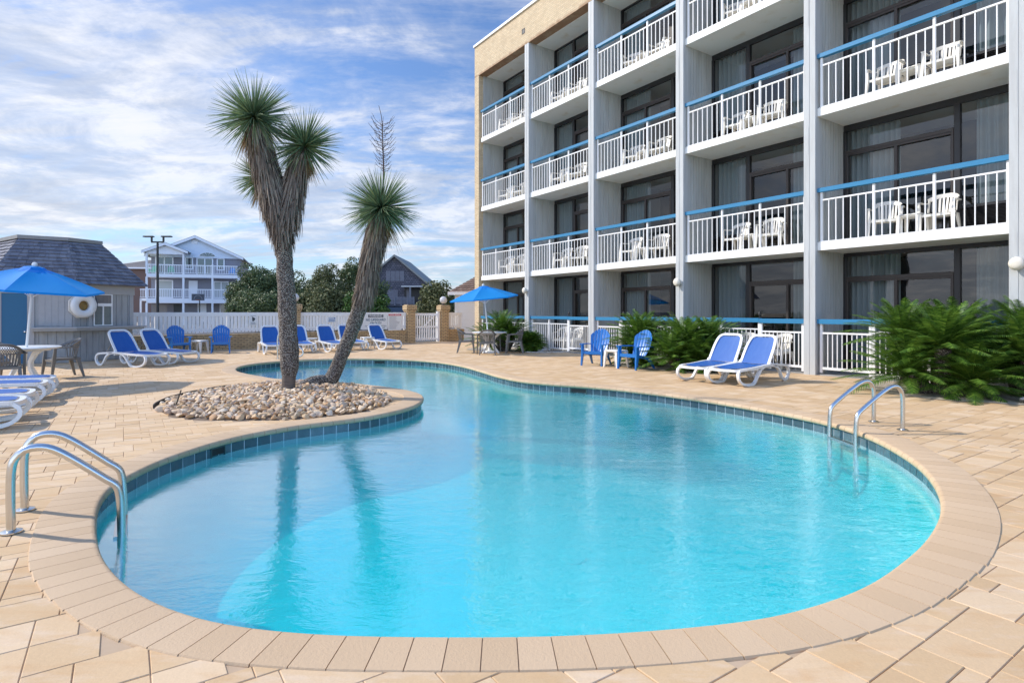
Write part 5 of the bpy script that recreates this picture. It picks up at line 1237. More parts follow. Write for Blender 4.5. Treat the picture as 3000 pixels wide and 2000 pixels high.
b_ = MB(); bw_.box(b_, -.5, bw_.len+.5, .5, .56, 7.22, 7.42); b_.build('gutter', h_white, bh)
for u in (8.6, 11.6): b_ = MB(); bw_.box(b_, u, u+.45, -3.6, -3.2, 8.5, 8.95); b_.build('roof_vent', h_white, bh)
# ------------------------------------------------------------------ weathered shingle house
sw = Wall((-16.6, 60), (-7.6, 60)); SX = lambda x, y: (sw.u(1050+x/5.226), sw.z(1050+x/5.226, 720+y/5.226))
wsh = brick_mat('weathered_wall_shingles', (.085, .085, .105), (.145, .14, .165), (.04, .04, .05), .26, .19, .02, .9)
shs = thing('shingle_house', 'weathered dark shingle house with a steep gable behind the gate', 'house')
ap, er = SX(557, 168), SX(1090, 615); el = (SX(330, 400)[0], SX(330, 400)[1])
b_ = MB(); lft = ap[0]-4.6; sl2 = (ap[1]-er[1])/(er[0]-ap[0]); zl2 = ap[1]-sl2*4.6*1.0
b_.prism([(lft, -.02), (er[0]-.1, -.02), (er[0]-.1, er[1]+.1), ap, (lft, max(3, zl2))], lambda u, v, h: sw.P(u, h, v), -9, 0); b_.build('wall', wsh, shs)
b_ = MB()
for pb in ((er[0]+.35, er[1]-.28), (lft-.2, max(3, zl2)-.15)): b_.prism([(ap[0], ap[1]), pb, (pb[0], pb[1]+.22), (ap[0], ap[1]+.22)], lambda u, v, h: sw.P(u, h, v), -9.3, .35)
b_.build('roof', mat('pale_grey_roof', (.26, .26, .24), .9), shs)
shut = mat('grey_shutter_wood', (.22, .22, .25), .8, c2=(.16, .16, .18), vs=3, stretch=(6, 6, 1))
for x0, y0, x1, y1 in ((425, 385, 490, 540), (495, 385, 560, 540), (566, 385, 630, 540), (636, 385, 700, 540), (415, 675, 605, 795)):
    b_ = MB(); a, c_ = SX(x0, y1), SX(x1, y0); sw.boards(b_, a[0], c_[0], a[1], c_[1], .01, .12, .02, .05); b_.build('shutter', shut, shs)
b_ = MB(); a, c_ = SX(530, 245), SX(575, 195); sw.box(b_, a[0], c_[0], 0, .04, a[1], c_[1]); b_.build('gable_vent', dark_frame, shs)
b_ = MB(); a, c_ = SX(700, 640), SX(1010, 622); sw.box(b_, a[0], c_[0], 0, 1.6, a[1], c_[1]); b_.build('porch_roof', mat('pale_metal_flashing', (.55, .55, .53), .5), shs)
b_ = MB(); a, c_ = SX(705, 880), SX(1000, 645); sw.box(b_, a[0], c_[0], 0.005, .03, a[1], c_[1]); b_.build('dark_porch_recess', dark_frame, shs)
b_ = MB(); a, c_ = SX(738, 880), SX(812, 660); sw.boards(b_, a[0], c_[0], a[1], c_[1], .035, .14, .02, .04); b_.build('porch_door', shut, shs)
b_ = MB(); u_ = SX(820, 800)[0]; sw.box(b_, u_, u_+.16, 1.4, 1.55, -.02, SX(820, 640)[1]); b_.build('porch_post', shut, shs)
b_ = MB(); a, c_ = SX(430, 885), SX(900, 800)
for i in range(5): z = a[1]+(c_[1]-a[1])*i/4; sw.box(b_, a[0], c_[0], 1.9, 1.96, z-.05, z+.06)
for i in range(6): u_ = a[0]+(c_[0]-a[0])*i/5; sw.box(b_, u_-.05, u_+.05, 1.97, 2.06, a[1]-.3, c_[1]+.08)
b_.build('deck_railing', shut, shs)
b_ = MB(); sw.box(b_, a[0], c_[0], 0, 2.0, a[1]-.45, a[1]-.2); b_.build('deck_floor', shut, shs)
# ------------------------------------------------------------------ parking lot lamp
sl0 = ADP(362, 700, 42); lamp = thing('street_lamp', 'dark twin headed lamp pole standing beyond the fence before the grey house', 'lamp post', (sl0.x, sl0.y, 0))
hz = CH+(HS-(660+285/5.806))/FS*42
MB().tube([(0, 0, 0), (0, 0, 2), (0, 0, hz)], [.10, .095, .075], 10).build('pole', bronze_dark, lamp, 40)
MB().box((-.46, -.05, hz-.05), (.46, .05, hz+.05)).build('cross_arm', bronze_dark, lamp)
for s_ in (-1, 1):
    h_ = MB(); h_.box((s_*.43-.05, -.05, hz+.05), (s_*.43+.05, .05, hz+.34)); h_.build('arm_riser', bronze_dark, lamp)
    h_ = MB(); h_.bbox((s_*.66-.36, -.16, hz+.36), (s_*.66+.36, .16, hz+.45), .03); h_.build('lamp_head', bronze_dark, lamp)
# ------------------------------------------------------------------ dark car seen end on
carp = mat('black_car_paint', (.012, .013, .016), .18, spec=.7); carg = mat('car_glass', (.02, .025, .03), .05, spec=.9); tyre = mat('tyre_rubber', (.02, .02, .02), .8); red_l = mat('tail_light_red', (.25, .01, .01), .3)
car = thing('parked_car', 'black car parked end on beyond the fence beside the left gate pillar', 'car', (-7.0, 36.6, 0), 0)
b_ = MB(); prof = [(-2.2, .35), (2.2, .35), (2.25, .75), (1.5, .98), (.95, 1.02), (-2.15, 1.02), (-2.25, .7)]; b_.prism(prof, lambda u, v, h: Vector((h, u, v)), -.9, .9); b_.build('body', carp, car)
b_ = MB(); lo = [(-.86, -2.1, 1.02), (.86, -2.1, 1.02), (.86, 1.0, 1.02), (-.86, 1.0, 1.02)]; hi = [(-.62, -1.75, 1.66), (.62, -1.75, 1.66), (.62, .25, 1.66), (-.62, .25, 1.66)]
b_.add(lo+hi, [(0, 1, 5, 4), (1, 2, 6, 5), (2, 3, 7, 6), (3, 0, 4, 7), (4, 5, 6, 7)]); b_.build('cabin_glass', carg, car)
b_ = MB(); b_.bbox((-.64, -1.8, 1.662), (.64, .3, 1.71), .02)
for a, c_ in ((lo[0], hi[0]), (lo[1], hi[1]), (lo[2], hi[2]), (lo[3], hi[3])): b_.tube([a, c_], .045, 6)
b_.build('roof_panel', carp, car)
for x in (-.82, .82):
    for y in (-1.4, 1.4):
        w_ = MB(); q = [(.33*math.cos(R(a)), .33*math.sin(R(a))) for a in range(0, 360, 24)]; w_.prism(q, lambda u, v, h: Vector((x+h, y+u, .33+v)), -.1, .1); wo_ = w_.build('wheel', tyre, car)
        w_ = MB(); q = [(.19*math.cos(R(a)), .19*math.sin(R(a))) for a in range(0, 360, 24)]; w_.prism(q, lambda u, v, h: Vector((x+h, y+u, .33+v)), -.11, .11); w_.build('rim', steel, wo_)
    b_ = MB(); b_.bbox((x-.1, -2.27, .72), (x+.06, -2.2, .9), .01); b_.build('tail_light', red_l, car)
# low pale garage in the bushes
gr_ = thing('garage', 'low pale garage wall half hidden by bushes right of the grey house', 'garage'); gw_ = Wall((-28.4, 60), (-24, 60.5))
b_ = MB(); gw_.box(b_, 0, gw_.len, -5, 0, -.02, 2.6); b_.build('wall', mat('pale_stucco', (.40, .36, .30), .8, var=.1), gr_)
b_ = MB(); gw_.box(b_, -.2, gw_.len+.2, -5.2, .3, 2.6, 2.78); b_.build('roof', h_roof, gr_)
b_ = MB(); gw_.box(b_, 1.4, 3.4, .002, .03, 0, 2.1); b_.build('door', h_white, gr_)
# ------------------------------------------------------------------ yuccas
ybark = None
m, t, b = base_mat('yucca_bark')
co = N(t, 'ShaderNodeTexCoord').outputs['Object']
vo = N(t, 'ShaderNodeTexVoronoi'); vo.inputs['Scale'].default_value = 42; L(t, MAP(t, co, (1, 1, 1.3)), vo.inputs['Vector'])
rs = N(t, 'ShaderNodeSeparateColor'); L(t, RAMP(t, vo.outputs['Distance'], [(.12, 1.), (.55, 0.)]), rs.inputs[0])
base_c = MIX(t, rs.outputs[0], (.085, .068, .055), (.56, .51, .44)); nzc = RAMP(t, NOISE(t, co, 3, 4), [(.35, (.75, .72, .70)), (.7, (1.1, 1.06, 1.0))])
L(t, MIX(t, 1, base_c, nzc, 'MULTIPLY'), b.inputs['Base Color']); b.inputs['Roughness'].default_value = .9
bn = N(t, 'ShaderNodeBump'); bn.inputs['Strength'].default_value = 1; bn.inputs['Distance'].default_value = .02; bn.invert = True; L(t, vo.outputs['Distance'], bn.inputs['Height']); L(t, bn.outputs[0], b.inputs['Normal'])
ybark = m
ybare = mat('bare_yucca_trunk', (.19, .145, .11), .9, c2=(.12, .09, .07), vs=9, stretch=(1, 1, 4), bump=1, bs=70)
y_green = island_ramp('yucca_leaf_green', [(0, (.06, .105, .055)), (.4, (.125, .19, .095)), (.75, (.21, .28, .13)), (.93, (.31, .36, .17)), (1, (.42, .36, .17))], .42, 0, 60, .12, 3, .5, .25)
y_dry = island_ramp('yucca_dry_leaf', [(0, (.085, .062, .048)), (.45, (.20, .155, .12)), (.8, (.33, .265, .20)), (1, (.48, .39, .29))], .85, 0, 60, .2, 4, .2, .12)
y_brown = island_ramp('yucca_fresh_dry_leaf', [(0, (.13, .075, .03)), (.5, (.26, .16, .07)), (1, (.40, .30, .14))], .8, 0, 60, .2, 4, .2, .2)
ry = random.Random(11)
def rdir():
    while True:
        v = Vector((ry.uniform(-1, 1), ry.uniform(-1, 1), ry.uniform(-1, 1)))
        if .05 < v.length < 1: return v.normalized()
def yhead(root, c, r, n, axis=Vector((0, 0, 1)), lo=-.86):
    g_ = MB(); d_ = MB()
    for i in range(n):
        v = rdir(); h_ = v.dot(axis)
        if h_ < lo: continue
        if h_ < -.55 and ry.random() < .35: continue
        ln = r*ry.uniform(.78, 1.06)*(1 if h_ > -.3 else .92); s_ = v.cross(rdir()).normalized()
        g_.blade(c-axis*(.05*(1-h_)*.5)+v*.02, v, ln, .029, s_, ry.uniform(0, .05) if h_ > .1 else ry.uniform(.02, .32), 3, .08)
    for i in range(int(n*.16)):
        a = ry.uniform(0, 6.283); h_ = ry.uniform(-1.5, -.75); v = Vector((math.cos(a), math.sin(a), h_*1.6)).normalized()
        d_.blade(c-axis*.12+v*.05, v, r*ry.uniform(.45, .72), .020, v.cross(rdir()), .25, 3, .15)
    g_.build('leaf_head', y_green, root, recalc=False); d_.build('drying_leaves', y_brown, root, recalc=False)
def along(pts, q):
    L_ = [0]
    for a, b_ in zip(pts, pts[1:]): L_.append(L_[-1]+(b_-a).length)
    s_ = q*L_[-1]
    for i in range(len(pts)-1):
        if s_ <= L_[i+1]: k = (s_-L_[i])/(L_[i+1]-L_[i]); return pts[i].lerp(pts[i+1], k), (pts[i+1]-pts[i]).normalized()
    return pts[-1], (pts[-1]-pts[-2]).normalized()
def skirt(mb, pts, n, r0, r1, ln=(.18, .40), flare=.32):
    for i in range(n):
        q = ry.random()*.93; p, tg = along(pts, q); a = ry.uniform(0, 6.283); x = tg.cross(Vector((0, 1, 0))).normalized(); y = tg.cross(x)
        o = x*math.cos(a)+y*math.sin(a); rr_ = (r0+(r1-r0)*q)*ry.uniform(.55, 1.0)
        d = (-tg*1.0+Vector((0, 0, -.35))+o*ry.uniform(.05, flare)).normalized()
        mb.blade(p+o*rr_, d, ry.uniform(*ln), ry.uniform(.014, .032), (tg.cross(o)+o*ry.uniform(-.7, .7)), ry.uniform(0, .15), 2, .3)
def bark_tube(pts, rs_, seg=18, amp=.012):
    pp = spline(pts, False, .06); n = len(pp); m_ = MB(); rads = []
    L_ = [0]
    for a, b_ in zip(pts, pts[1:]): L_.append(L_[-1]+(b_-a).length)
    acc = 0
    for i, p in enumerate(pp):
        if i: acc += (pp[i]-pp[i-1]).length
        s_ = min(acc, L_[-1]*.9999); j = max(k for k in range(len(L_)) if L_[k] <= s_); j = min(j, len(rs_)-2); k = (s_-L_[j])/(L_[j+1]-L_[j]); rads.append(rs_[j]*(1-k)+rs_[j+1]*k)
    m_.tube(pp, rads, seg)
    m_.v = [tuple(Vector(v)+Vector((noise.noise(Vector(v)*9), noise.noise(Vector(v)*9+Vector((7, 0, 0))), 0))*amp) for v in m_.v]
    return m_
YL = 9.16; Z0 = -.03
yl = thing('yucca_tree', 'tall yucca with a straight trunk forking into two big spiky heads', 'tree', (0, 0, 0), 0, 'yucca trees in the rock bed')
tp_ = [ADP(662, 912, YL), ADP(663, 880, YL), ADP(664, 858, YL)]
bark_tube(tp_, [.118, .104, .104], amp=.008).build('bare_trunk_base', ybare, yl, 60)
tp_ = [ADP(x, y, YL) for x, y in ((664, 862), (665, 845), (664, 800), (661, 750), (660, 700), (657, 650), (654, 600), (651, 560), (650, 520))]
bark_tube(tp_, [.11, .137, .146, .138, .142, .132, .124, .12, .11], amp=.014).build('trunk', ybark, yl, 60)
bL = [ADP(x, y, YL+dy) for x, y, dy in ((651, 575, 0), (646, 520, 0), (633, 465, 0), (617, 410, 0), (603, 360, -.05), (591, 315, -.1), (583, 275, -.12))]
bR = [ADP(x, y, YL+dy) for x, y, dy in ((653, 560, 0), (661, 500, 0), (671, 450, .05), (682, 400, .1), (692, 362, .1), (700, 340, .1))]
b3 = [ADP(640, 470, YL+.05), ADP(622, 430, YL+.3), ADP(606, 408, YL+.45)]
for q in (bL, bR, b3): bark_tube(q, [.11]*(len(q)-1)+[.06]).build('branch', ybark, yl, 60)
sk = MB(); skirt(sk, [ADP(651, 550, YL), ADP(648, 512, YL), ADP(638, 464, YL)], 1200, .13, .30, (.14, .28), .26); skirt(sk, bL[2:], 1900, .23, .18, (.14, .34), .4); skirt(sk, bR[1:], 1400, .20, .17, (.14, .34), .4); skirt(sk, b3, 200, .1, .1)
sk.build('dead_leaf_skirt', y_dry, yl, recalc=False)
yhead(yl, bL[-1]+Vector((0, 0, .06)), .67, 700); yhead(yl, bR[-1]+Vector((0, 0, .05)), .60, 580); yhead(yl, b3[-1]+Vector((-.03, 0, .02)), .47, 560)
YR = 10.08
yr = thing('yucca_tree', 'slanting yucca with one round spiky head and a dry flower stalk', 'tree', (0, 0, 0), 0, 'yucca trees in the rock bed')
rp_ = [ADP(x, y, YR+dy) for x, y, dy in ((668, 893, -.5), (690, 889, -.35), (712, 879, -.2), (735, 875, -.1), (752, 876, 0), (763, 866, 0), (775, 840, 0), (790, 803, 0), (806, 765, 0), (820, 725, 0), (832, 690, 0), (842, 650, 0))]
bark_tube(rp_, [.07, .085, .10, .11, .12, .13, .118, .115, .125, .128, .13, .12], amp=.014).build('trunk', ybark, yr, 60)
bu = [ADP(x, y, YR) for x, y in ((836, 676), (843, 650), (851, 600), (860, 560), (868, 520), (875, 482))]
bark_tube(bu, [.12, .12, .12, .12, .11, .07]).build('branch', ybark, yr, 60)
sk = MB(); skirt(sk, bu, 2600, .16, .20, (.14, .32), .34); sk.build('dead_leaf_skirt', y_dry, yr, recalc=False)
yhead(yr, bu[-1]+Vector((0, 0, .05)), .70, 900)
fs = MB(); stp = spline([ADP(878, 455, YR), ADP(881, 400, YR), ADP(880, 350, YR), ADP(878, 300, YR), ADP(876, 268, YR), ADP(870, 243, YR)], False, .04)
ns_ = len(stp); fs.tube(stp, [.018-.014*i/ns_ for i in range(ns_)], 6)
for i in range(64):
    q = .28+.52*i/64; p, tg = along(stp, q); a = i*2.4+ry.uniform(-.3, .3); o = Vector((math.cos(a), math.sin(a), 0)); l_ = .10+.14*max(0, math.sin((q-.2)*3.2))*ry.uniform(.7, 1.2)
    fs.tube([p, p+o*l_*.6+Vector((0, 0, l_*.25)), p+o*l_+Vector((0, 0, l_*.75))], [.005, .004, .0025], 4)
    for j in range(2): w_ = p+o*l_*(.5+.3*j)+Vector((0, 0, l_*(.2+.25*j))); fs.tube([w_, w_+rdir()*.03], .003, 3)
fs.build('flower_stalk', mat('dry_stalk', (.10, .065, .05), .9), yr)

# ------------------------------------------------------------------ sago palms
s_green = island_ramp('sago_leaflet_green', [(0, (.026, .074, .012)), (.45, (.075, .158, .020)), (.8, (.15, .27, .036)), (.94, (.23, .34, .06)), (.97, (.34, .27, .09)), (1, (.30, .17, .06))], .36, 0, 60, .18, 2, .5, .35)
s_old = island_ramp('sago_new_flush', [(0, (.30, .18, .10)), (1, (.48, .33, .22))], .8)
def frond(mb, rb, base, az, el, ln, nl, lw_, curl):
    d = Vector((math.cos(az)*math.cos(el), math.sin(az)*math.cos(el), math.sin(el))); side = Vector((-math.sin(az), math.cos(az), 0)); pts = []
    for i in range(9): q = i/8; pts.append(base+d*ln*q+Vector((0, 0, -curl*ln*q**2.2))+Vector((math.cos(az), math.sin(az), 0))*(.15*ln*q*q*max(0, math.sin(el))))
    rb.tube(pts, [.009*(1-i/10) for i in range(9)], 4, cap=False)
    for i in range(nl):
        q = .12+.88*i/nl; p, tg = along(pts, min(q, .999)); nrm = side.cross(tg).normalized(); l_ = lw_*math.sin(math.pi*min(1, q*.86+.14))**.5*ry.uniform(.9, 1.05)
        for s_ in (-1, 1):
            dr = (side*s_*.80+tg*.66+nrm*.20+rdir()*.04).normalized(); mb.blade(p, dr, l_, .021, tg*.9-side*s_*.3, .1, 2, .2)
def sago(label, loc, heads, nl=30):
    root = thing('sago_palm', label, 'palm', (loc[0], loc[1], 0), 0, 'sago palms by the hotel'); lf = MB(); rb = MB(); tk = MB(); nf = MB()
    for dx, dy, z, ln, n, lo, fl in heads:
        c = Vector((dx, dy, z)); tk.tube([Vector((dx*.4, dy*.4, -.02)), Vector((dx*.8, dy*.8, z*.6)), c], [.13, .12, .11], 10)
        for i in range(n):
            el = R(lo+(84-lo)*((i+.5)/n)**.85); az = i*2.39996+ry.uniform(-.25, .25); frond(lf, rb, c, az, el, ln*ry.uniform(.85, 1.08), nl, .15, .30 if el > .2 else .22)
        for i in range(fl): v = rdir(); v.z = abs(v.z)+.6; nf.blade(c, v.normalized(), .30, .02, rdir(), .1, 2)
    tk.build('trunk', ybark, root); rb.build('leaf_stalks', s_green, root); lf.build('fronds', s_green, root, recalc=False)
    if nf.v: nf.build('pale_new_growth', s_old, root, recalc=False)
    return root
sago('huge sago palm clump at the right, beside the pool ladder', (6.95, 9.35), [(0, 0, .62, 1.15, 60, -5, 0), (-.6, -.1, .28, 1.08, 56, -16, 0), (.1, -.55, .2, 1.0, 56, -20, 0), (.55, -.2, .45, 1.0, 46, -10, 0), (.45, .3, .85, 1.0, 44, 0, 10), (-.35, .35, .85, 1.0, 44, 0, 6), (-.2, -.35, .75, .95, 40, 0, 0)], 34)
sago('tall sago palm clump against the column at the right edge', (8.05, 9.0), [(0, 0, .85, 1.0, 50, 0, 8), (-.3, -.4, .6, .95, 44, -5, 0), (.5, -.3, .4, .9, 40, -10, 0), (-.1, .1, .4, .9, 40, -15, 0)], 32)
sago('sago palm behind the bright blue armchairs', (3.22, 14.55), [(0, 0, .62, 1.05, 62, -5, 0), (-.15, -.25, .3, .9, 46, -18, 0), (.2, .1, .5, 1.0, 40, -5, 0), (.05, -.3, .12, .85, 46, -22, 0)], 32)
sago('wide sago palm clump with tan new growth, left of the near loungers', (4.05, 13.2), [(-.1, 0, .55, 1.05, 60, -8, 14), (.5, .1, .55, 1.0, 54, -8, 12), (.1, -.35, .22, .95, 52, -20, 0), (-.45, -.2, .28, .9, 46, -16, 0), (.7, -.25, .2, .8, 40, -20, 0), (.25, -.45, .12, .8, 46, -22, 0)], 32)
sago('sago palm at the hotel corner behind the patio table', (-.35, 19.75), [(0, 0, .65, 1.1, 60, -5, 0), (-.45, -.2, .35, .95, 44, -14, 0), (.35, -.1, .45, .95, 44, -8, 0)], 28)
sago('low round bush like sago palm right of the grey patio chairs', (.62, 19.2), [(0, 0, .25, .62, 90, -18, 0), (0, 0, .12, .55, 50, -20, 0)], 26)
# planting beds
gravel = mat('pale_gravel_soil', (.44, .38, .30), .95, c2=(.30, .25, .18), vs=14, bump=1, bs=60)
def bed_patch(pts, nm='planting_bed'): p = spline([Vector((*q, 0)) for q in pts], True, .1); struct(fill([[(v.x, v.y) for v in p]], .007, nm, gravel))
bed_patch([(6.0, 9.6), (6.3, 8.6), (7.0, 8.15), (8.2, 7.4), (9.3, 7.0), (9.4, 7.9), (8.2, 9.05), (7.2, 10.5), (6.6, 10.9)])
bed_patch([(2.55, 14.2), (3.2, 13.1), (3.9, 12.35), (4.8, 12.4), (5.2, 12.9), (4.4, 14.0), (3.3, 15.8)])
bed_patch([(-1.6, 20.2), (-.9, 19.3), (.2, 18.9), (.95, 18.65), (1.45, 18.95), (.9, 19.9), (-.6, 22.0)])
# ------------------------------------------------------------------ stones
stone = None
m, t, b = base_mat('river_stone'); g = N(t, 'ShaderNodeNewGeometry'); oi = N(t, 'ShaderNodeObjectInfo'); co = N(t, 'ShaderNodeTexCoord').outputs['Object']
v = M2(t, 'FRACT', M2(t, 'ADD', g.outputs['Random Per Island'], oi.outputs['Random']))
cr_ = RAMP(t, v, [(0, (.42, .22, .09)), (.18, (.58, .38, .19)), (.40, (.66, .48, .29)), (.60, (.52, .38, .27)), (.80, (.74, .60, .43)), (.92, (.56, .30, .12)), (1, (.36, .25, .18))])
nk = M2(t, 'ADD', M2(t, 'MULTIPLY', NOISE(t, co, 22, 5, .6), .8), .62); fc = N(t, 'ShaderNodeCombineColor'); [L(t, nk, fc.inputs[i]) for i in range(3)]
L(t, MIX(t, 1, cr_, fc.outputs[0], 'MULTIPLY'), b.inputs['Base Color']); b.inputs['Roughness'].default_value = .75
bn = N(t, 'ShaderNodeBump'); bn.inputs['Strength'].default_value = .6; bn.inputs['Distance'].default_value = .01; L(t, NOISE(t, co, 50, 5, .6), bn.inputs['Height']); L(t, bn.outputs[0], b.inputs['Normal'])
stone = m
def rock_geo(seed, sub=2):
    bm = bmesh.new(); bmesh.ops.create_icosphere(bm, subdivisions=sub, radius=.5); r_ = random.Random(seed); pl = [(Vector((r_.uniform(-1, 1), r_.uniform(-1, 1), r_.uniform(-1, 1))).normalized(), r_.uniform(.24, .42)) for _ in range(12)]
    for v in bm.verts:
        for n_, d in pl:
            k = v.co.dot(n_)
            if k > d: v.co -= n_*(k-d)*1.0
        v.co *= 1+.10*noise.noise(v.co*3+Vector((seed, 0, 0)))
        v.co = Vector((v.co.x*1.0, v.co.y*.74, v.co.z*.60))
    vs = [v.co.copy() for v in bm.verts]; fs_ = [tuple(v.index for v in f_.verts) for f_ in bm.faces]; bm.free(); return vs, fs_
RG = [rock_geo(i) for i in range(10)]; RG1 = [rock_geo(i+20, 1) for i in range(8)]
rmesh = []
for i, (vs, fs_) in enumerate(RG): q = MB(); q.add(vs, fs_); rmesh.append(q.mesh('river_stone', stone, 32))
rk_ = random.Random(21); pts = []; cell = {}
bx0, bx1 = min(p.x for p in bed), max(p.x for p in bed); by0, by1 = min(p.y for p in bed), max(p.y for p in bed); bcx, bcy = (bx0+bx1)/2, (by0+by1)/2
for _ in range(26000):
    x, y = rk_.uniform(bx0, bx1), rk_.uniform(by0, by1)
    if not (inside(bedp, x, y) and inside(bedp, x+.05, y) and inside(bedp, x-.05, y) and inside(bedp, x, y+.05) and inside(bedp, x, y-.055)): continue
    k = (int(x/.08), int(y/.08)); ok = True
    for a in (-1, 0, 1):
        for c_ in (-1, 0, 1):
            for p in cell.get((k[0]+a, k[1]+c_), ()):
                if (p[0]-x)**2+(p[1]-y)**2 < .066**2: ok = False
    if ok: cell.setdefault(k, []).append((x, y)); pts.append((x, y))
def bedz(x, y):
    d = min((Vector((x, y, 0))-p).length for p in bed[::3]); return .018+.075*min(1, d/1.0)**.8
pts.sort(key=lambda p: p[1]); rest = MB(); cnt = 0
soil = MB()
for i, (x, y) in enumerate(pts):
    sc = rk_.choice((.08, .095, .11, .13, .155))*rk_.uniform(.85, 1.15); z = bedz(x, y)-.012+rk_.uniform(0, .022); rot = (rk_.uniform(-.5, .5), rk_.uniform(-.5, .5), rk_.uniform(0, 6.28))
    if cnt < 300:
        cnt += 1; o = link('river_stone', rmesh[i % 10], None, (x, y, z), rot); o.scale = (sc, sc, sc*rk_.uniform(.85, 1.1)); tag(o, 'tan river stone at the front of the rock bed under the yuccas', 'stone', 'river stones in the yucca bed')
    else:
        vs, fs_ = RG[i % 10] if y < 8.8 else RG1[i % 8]; M_ = Matrix.Translation((x, y, z)) @ Matrix.Rotation(rot[2], 4, 'Z') @ Matrix.Rotation(rot[0], 4, 'X') @ Matrix.Rotation(rot[1], 4, 'Y'); rest.add([M_ @ (v*sc) for v in vs], fs_)
for i in range(0, len(pts), 1):    # a hidden lower layer closes the gaps
    x, y = pts[i]; x += rk_.uniform(-.04, .04); y += rk_.uniform(-.04, .04); sc = rk_.uniform(.08, .12); z = bedz(x, y)-.065; vs, fs_ = RG1[i % 8]; M_ = Matrix.Translation((x, y, z)) @ Matrix.Rotation(rk_.uniform(0, 6), 4, 'Z'); rest.add([M_ @ (v*sc) for v in vs], fs_)
struct(rest.build('river_stones', stone, smooth=32), 'stuff')['label'] = 'tan river stones filling the rest of the rock bed'
mound = MB(); n_ = len(bed); cen = Vector((bcx, bcy, 0)); rgs = [(1.0, -.006), (.93, .01), (.75, .03), (.45, .05), (.15, .06)]
mound.add([(cen.x+(p.x-cen.x)*k, cen.y+(p.y-cen.y)*k, z) for k, z in rgs for p in bed], [(r*n_+i, r*n_+(i+1) % n_, (r+1)*n_+(i+1) % n_, (r+1)*n_+i) for r in range(4) for i in range(n_)]+[tuple(4*n_+i for i in range(n_))])
struct(mound.build('rock_bed_soil', mat('bed_soil', (.16, .11, .07), .95)))
ed = thing('bed_edging', 'black plastic edging strip around the left end of the rock bed', 'edging'); lft_ = [p for p in bed if p.x < -4.35]; 
i0 = min(range(len(bed)), key=lambda i: bed[i].x); es = [bed[(i0+j) % len(bed)] for j in range(-12, 13)]
MB().sweep([(p.x-.02, p.y, .025) for p in es], (1, 0, 0), .05, .012).build('edging_strip', bronze_dark, ed)
sp_ = AT(521, 1190, 7.85); stk = tag(MB().tube([(sp_.x-.02, sp_.y, .05), (sp_.x+.045, sp_.y, .24)], .008, 6).build('garden_stake', bronze_dark), 'thin black stake leaning out of the left end of the rock bed', 'stake')
for (x, y, s_, c_, lb) in ((.98, 18.75, .34, (.34, .33, .30), 'pale grey boulder beside the small round sago by the railing'), (7.5, 8.15, .42, (.30, .31, .32), 'flat grey boulder at the right edge before the dark palms')):
    q = MB(); vs, fs_ = rock_geo(int(x*10)+3, 3); q.add([Vector((v.x*s_*1.3, v.y*s_, v.z*s_+s_*.16)) for v in vs], fs_); tag(q.build('boulder', mat('boulder_grey_%d' % int(x), c_, .85, c2=tuple(k*.75 for k in c_), vs=9, bump=.8, bs=50), None, 40, loc=(x, y, 0)), lb, 'boulder')
for i, (x, y) in enumerate(((7.62, 8.48), (7.80, 8.42))):
    tag(MB().tube([(0, 0, 0), (0, 0, .24)], .016, 8).lathe([(.024, .21), (.024, .26), (.0, .26)], 10).build('white_pipe', white_plastic, None, 40, loc=(x, y, 0)), ('left' if i == 0 else 'right')+' one of two short white pipes behind the flat grey boulder', 'pipe', 'short white pipes in the palm bed')
es_ = MB(); rq = random.Random(3)
for i in range(26):
    a = i/25; p = Vector((.45, 18.55, 0)).lerp(Vector((1.75, 18.65, 0)), a)+Vector((0, -.16*math.sin(a*3.1), 0)); vs, fs_ = RG1[i % 8]; es_.add([v*.085+p+Vector((0, 0, .02)) for v in vs], fs_)
struct(es_.build('bed_edge_stones', mat('white_edge_stone', (.5, .48, .43), .8, island=.2)), 'stuff')

# ------------------------------------------------------------------ trees beyond the fence
leaf_dark = island_ramp('dark_oak_leaves', [(0, (.045, .07, .026)), (.5, (.10, .135, .048)), (.85, (.165, .20, .075)), (1, (.25, .27, .12))], .55, 0, 60, .2, .5, .35, .15)
leaf_mid = island_ramp('myrtle_leaves', [(0, (.05, .065, .024)), (.5, (.12, .135, .05)), (.85, (.20, .20, .085)), (1, (.30, .27, .14))], .6, 0, 60, .2, .5, .3, .15)
leaf_bright = island_ramp('bright_bush_leaves', [(0, (.02, .05, .010)), (.5, (.05, .12, .02)), (1, (.12, .20, .04))], .55, 0, 60, .2, .5, .3, .2)
barkm = mat('grey_tree_bark', (.10, .085, .07), .9, bump=.6, bs=20)
rt_ = random.Random(77)
def rd2():
    while True:
        v = Vector((rt_.uniform(-1, 1), rt_.uniform(-1, 1), rt_.uniform(-1, 1)))
        if .05 < v.length < 1: return v.normalized()
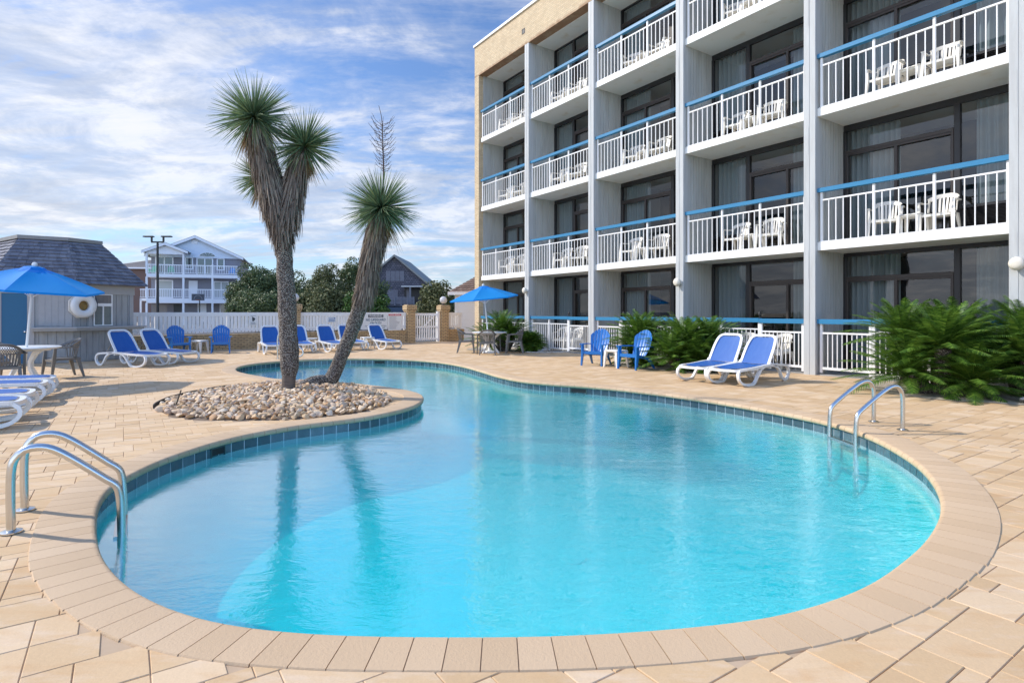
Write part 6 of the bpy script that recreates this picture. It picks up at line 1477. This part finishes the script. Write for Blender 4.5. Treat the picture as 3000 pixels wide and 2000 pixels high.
def tree(label, xs, Y, ytop, hwpx, m, low=.15, dens=1.0, leaf=.17, name='tree'):
    X = (xs-1500)/FS*Y; top = CH+(HS-ytop)/FS*Y; rx = hwpx/FS*Y; root = thing(name, label, 'tree' if name == 'tree' else 'bush', (X, Y, 0), 0, 'trees and bushes beyond the fence')
    z0 = top*low; cz = (top+z0)/2; rz = (top-z0)/2; nb = 34; bl = []
    for i in range(nb):
        v = rd2(); k = rt_.uniform(.45, .80); bl.append((Vector((v.x*rx*k, v.y*rx*k*.8, cz+v.z*rz*k)), min(rx, rz)*rt_.uniform(.26, .42)))
    bl += [(Vector((rt_.uniform(-.5, .5)*rx, -.1*rx, top-rz*.3)), rz*.30), (Vector((0, 0, cz)), min(rx, rz)*.8), (Vector((-rx*.35, 0, cz*.8)), min(rx, rz)*.6), (Vector((rx*.35, 0, cz*.8)), min(rx, rz)*.6)]
    lf = MB()
    for c, r in bl:
        n_ = int(13*dens*(r/leaf)**2)+60
        for i in range(n_):
            v = rd2(); p = c+v*r*rt_.uniform(.72, 1.10); d = (v+rd2()*.8).normalized(); s_ = d.cross(rd2()).normalized(); l_ = leaf*rt_.uniform(.6, 1.25)
            a = p-s_*l_*.42; b_ = p+s_*l_*.42; e = p+d.cross(s_)*l_*.55
            lf.add([a, p-d.cross(s_)*l_*.5, b_, e+d*l_*.1], [(0, 1, 2, 3)])
    lf.build('crown', m, root, recalc=False); tk = MB(); tk.tube([(0, 0, -.05), (.05, 0, z0*.7+.3), (0, 0, cz)], [.16, .12, .06], 8)
    for i in range(6): c = bl[i][0]; tk.tube([(0, 0, z0*.6+.3), c*.6+Vector((0, 0, cz*.15)), c], [.07, .05, .02], 6)
    tk.build('trunk', barkm, root, 40)
TL = [('dark bushy tree touching the right side of the grey house', 735, 46, 768, 52, leaf_dark), ('broad dark tree just left of the straight yucca trunk', 792, 48, 776, 58, leaf_dark),
      ('dark tree showing just right of the straight yucca trunk', 872, 47, 790, 46, leaf_dark), ('small dark tree between the two yuccas', 915, 48, 812, 40, leaf_dark),
      ('rounded green tree between the yuccas, left of the tallest one', 958, 44, 772, 48, leaf_mid), ('tallest tree beyond the fence, just left of the slanting yucca', 1032, 46, 750, 44, leaf_dark),
      ('dark tree behind the slanting yucca trunk', 1090, 47, 800, 42, leaf_dark)]
for lb, xs, Y, yt, hwp, mm in TL: tree(lb, xs, Y, yt+2, hwp*1.3, mm, low=.05, leaf=.14)
BL = [('low dark bush at the foot of the grey house', 708, 40, 848, 38, leaf_dark), ('wide dark bush behind the fence left of the straight yucca trunk', 778, 38, 845, 62, leaf_dark),
      ('olive bush behind the fence right of the straight yucca trunk', 880, 35, 848, 52, leaf_mid), ('olive green bush behind the fence between the yuccas', 955, 34, 838, 58, leaf_mid),
      ('bushy olive shrub behind the small blue lettered sign', 1020, 35, 852, 42, leaf_mid), ('bright green bush left of the slanting yucca trunk', 1035, 33, 850, 34, leaf_bright),
      ('bright green bush right of the slanting yucca trunk', 1108, 33, 862, 30, leaf_bright), ('big rounded olive bush behind the gate and globe lamp', 1282, 34, 822, 54, leaf_mid), ('olive bush beside the brown roofed outbuilding', 1335, 37, 850, 36, leaf_mid)]
for lb, xs, Y, yt, hwp, mm in BL: tree(lb, xs, Y, yt, hwp*1.2, mm, low=.0, leaf=.13, name='bush')
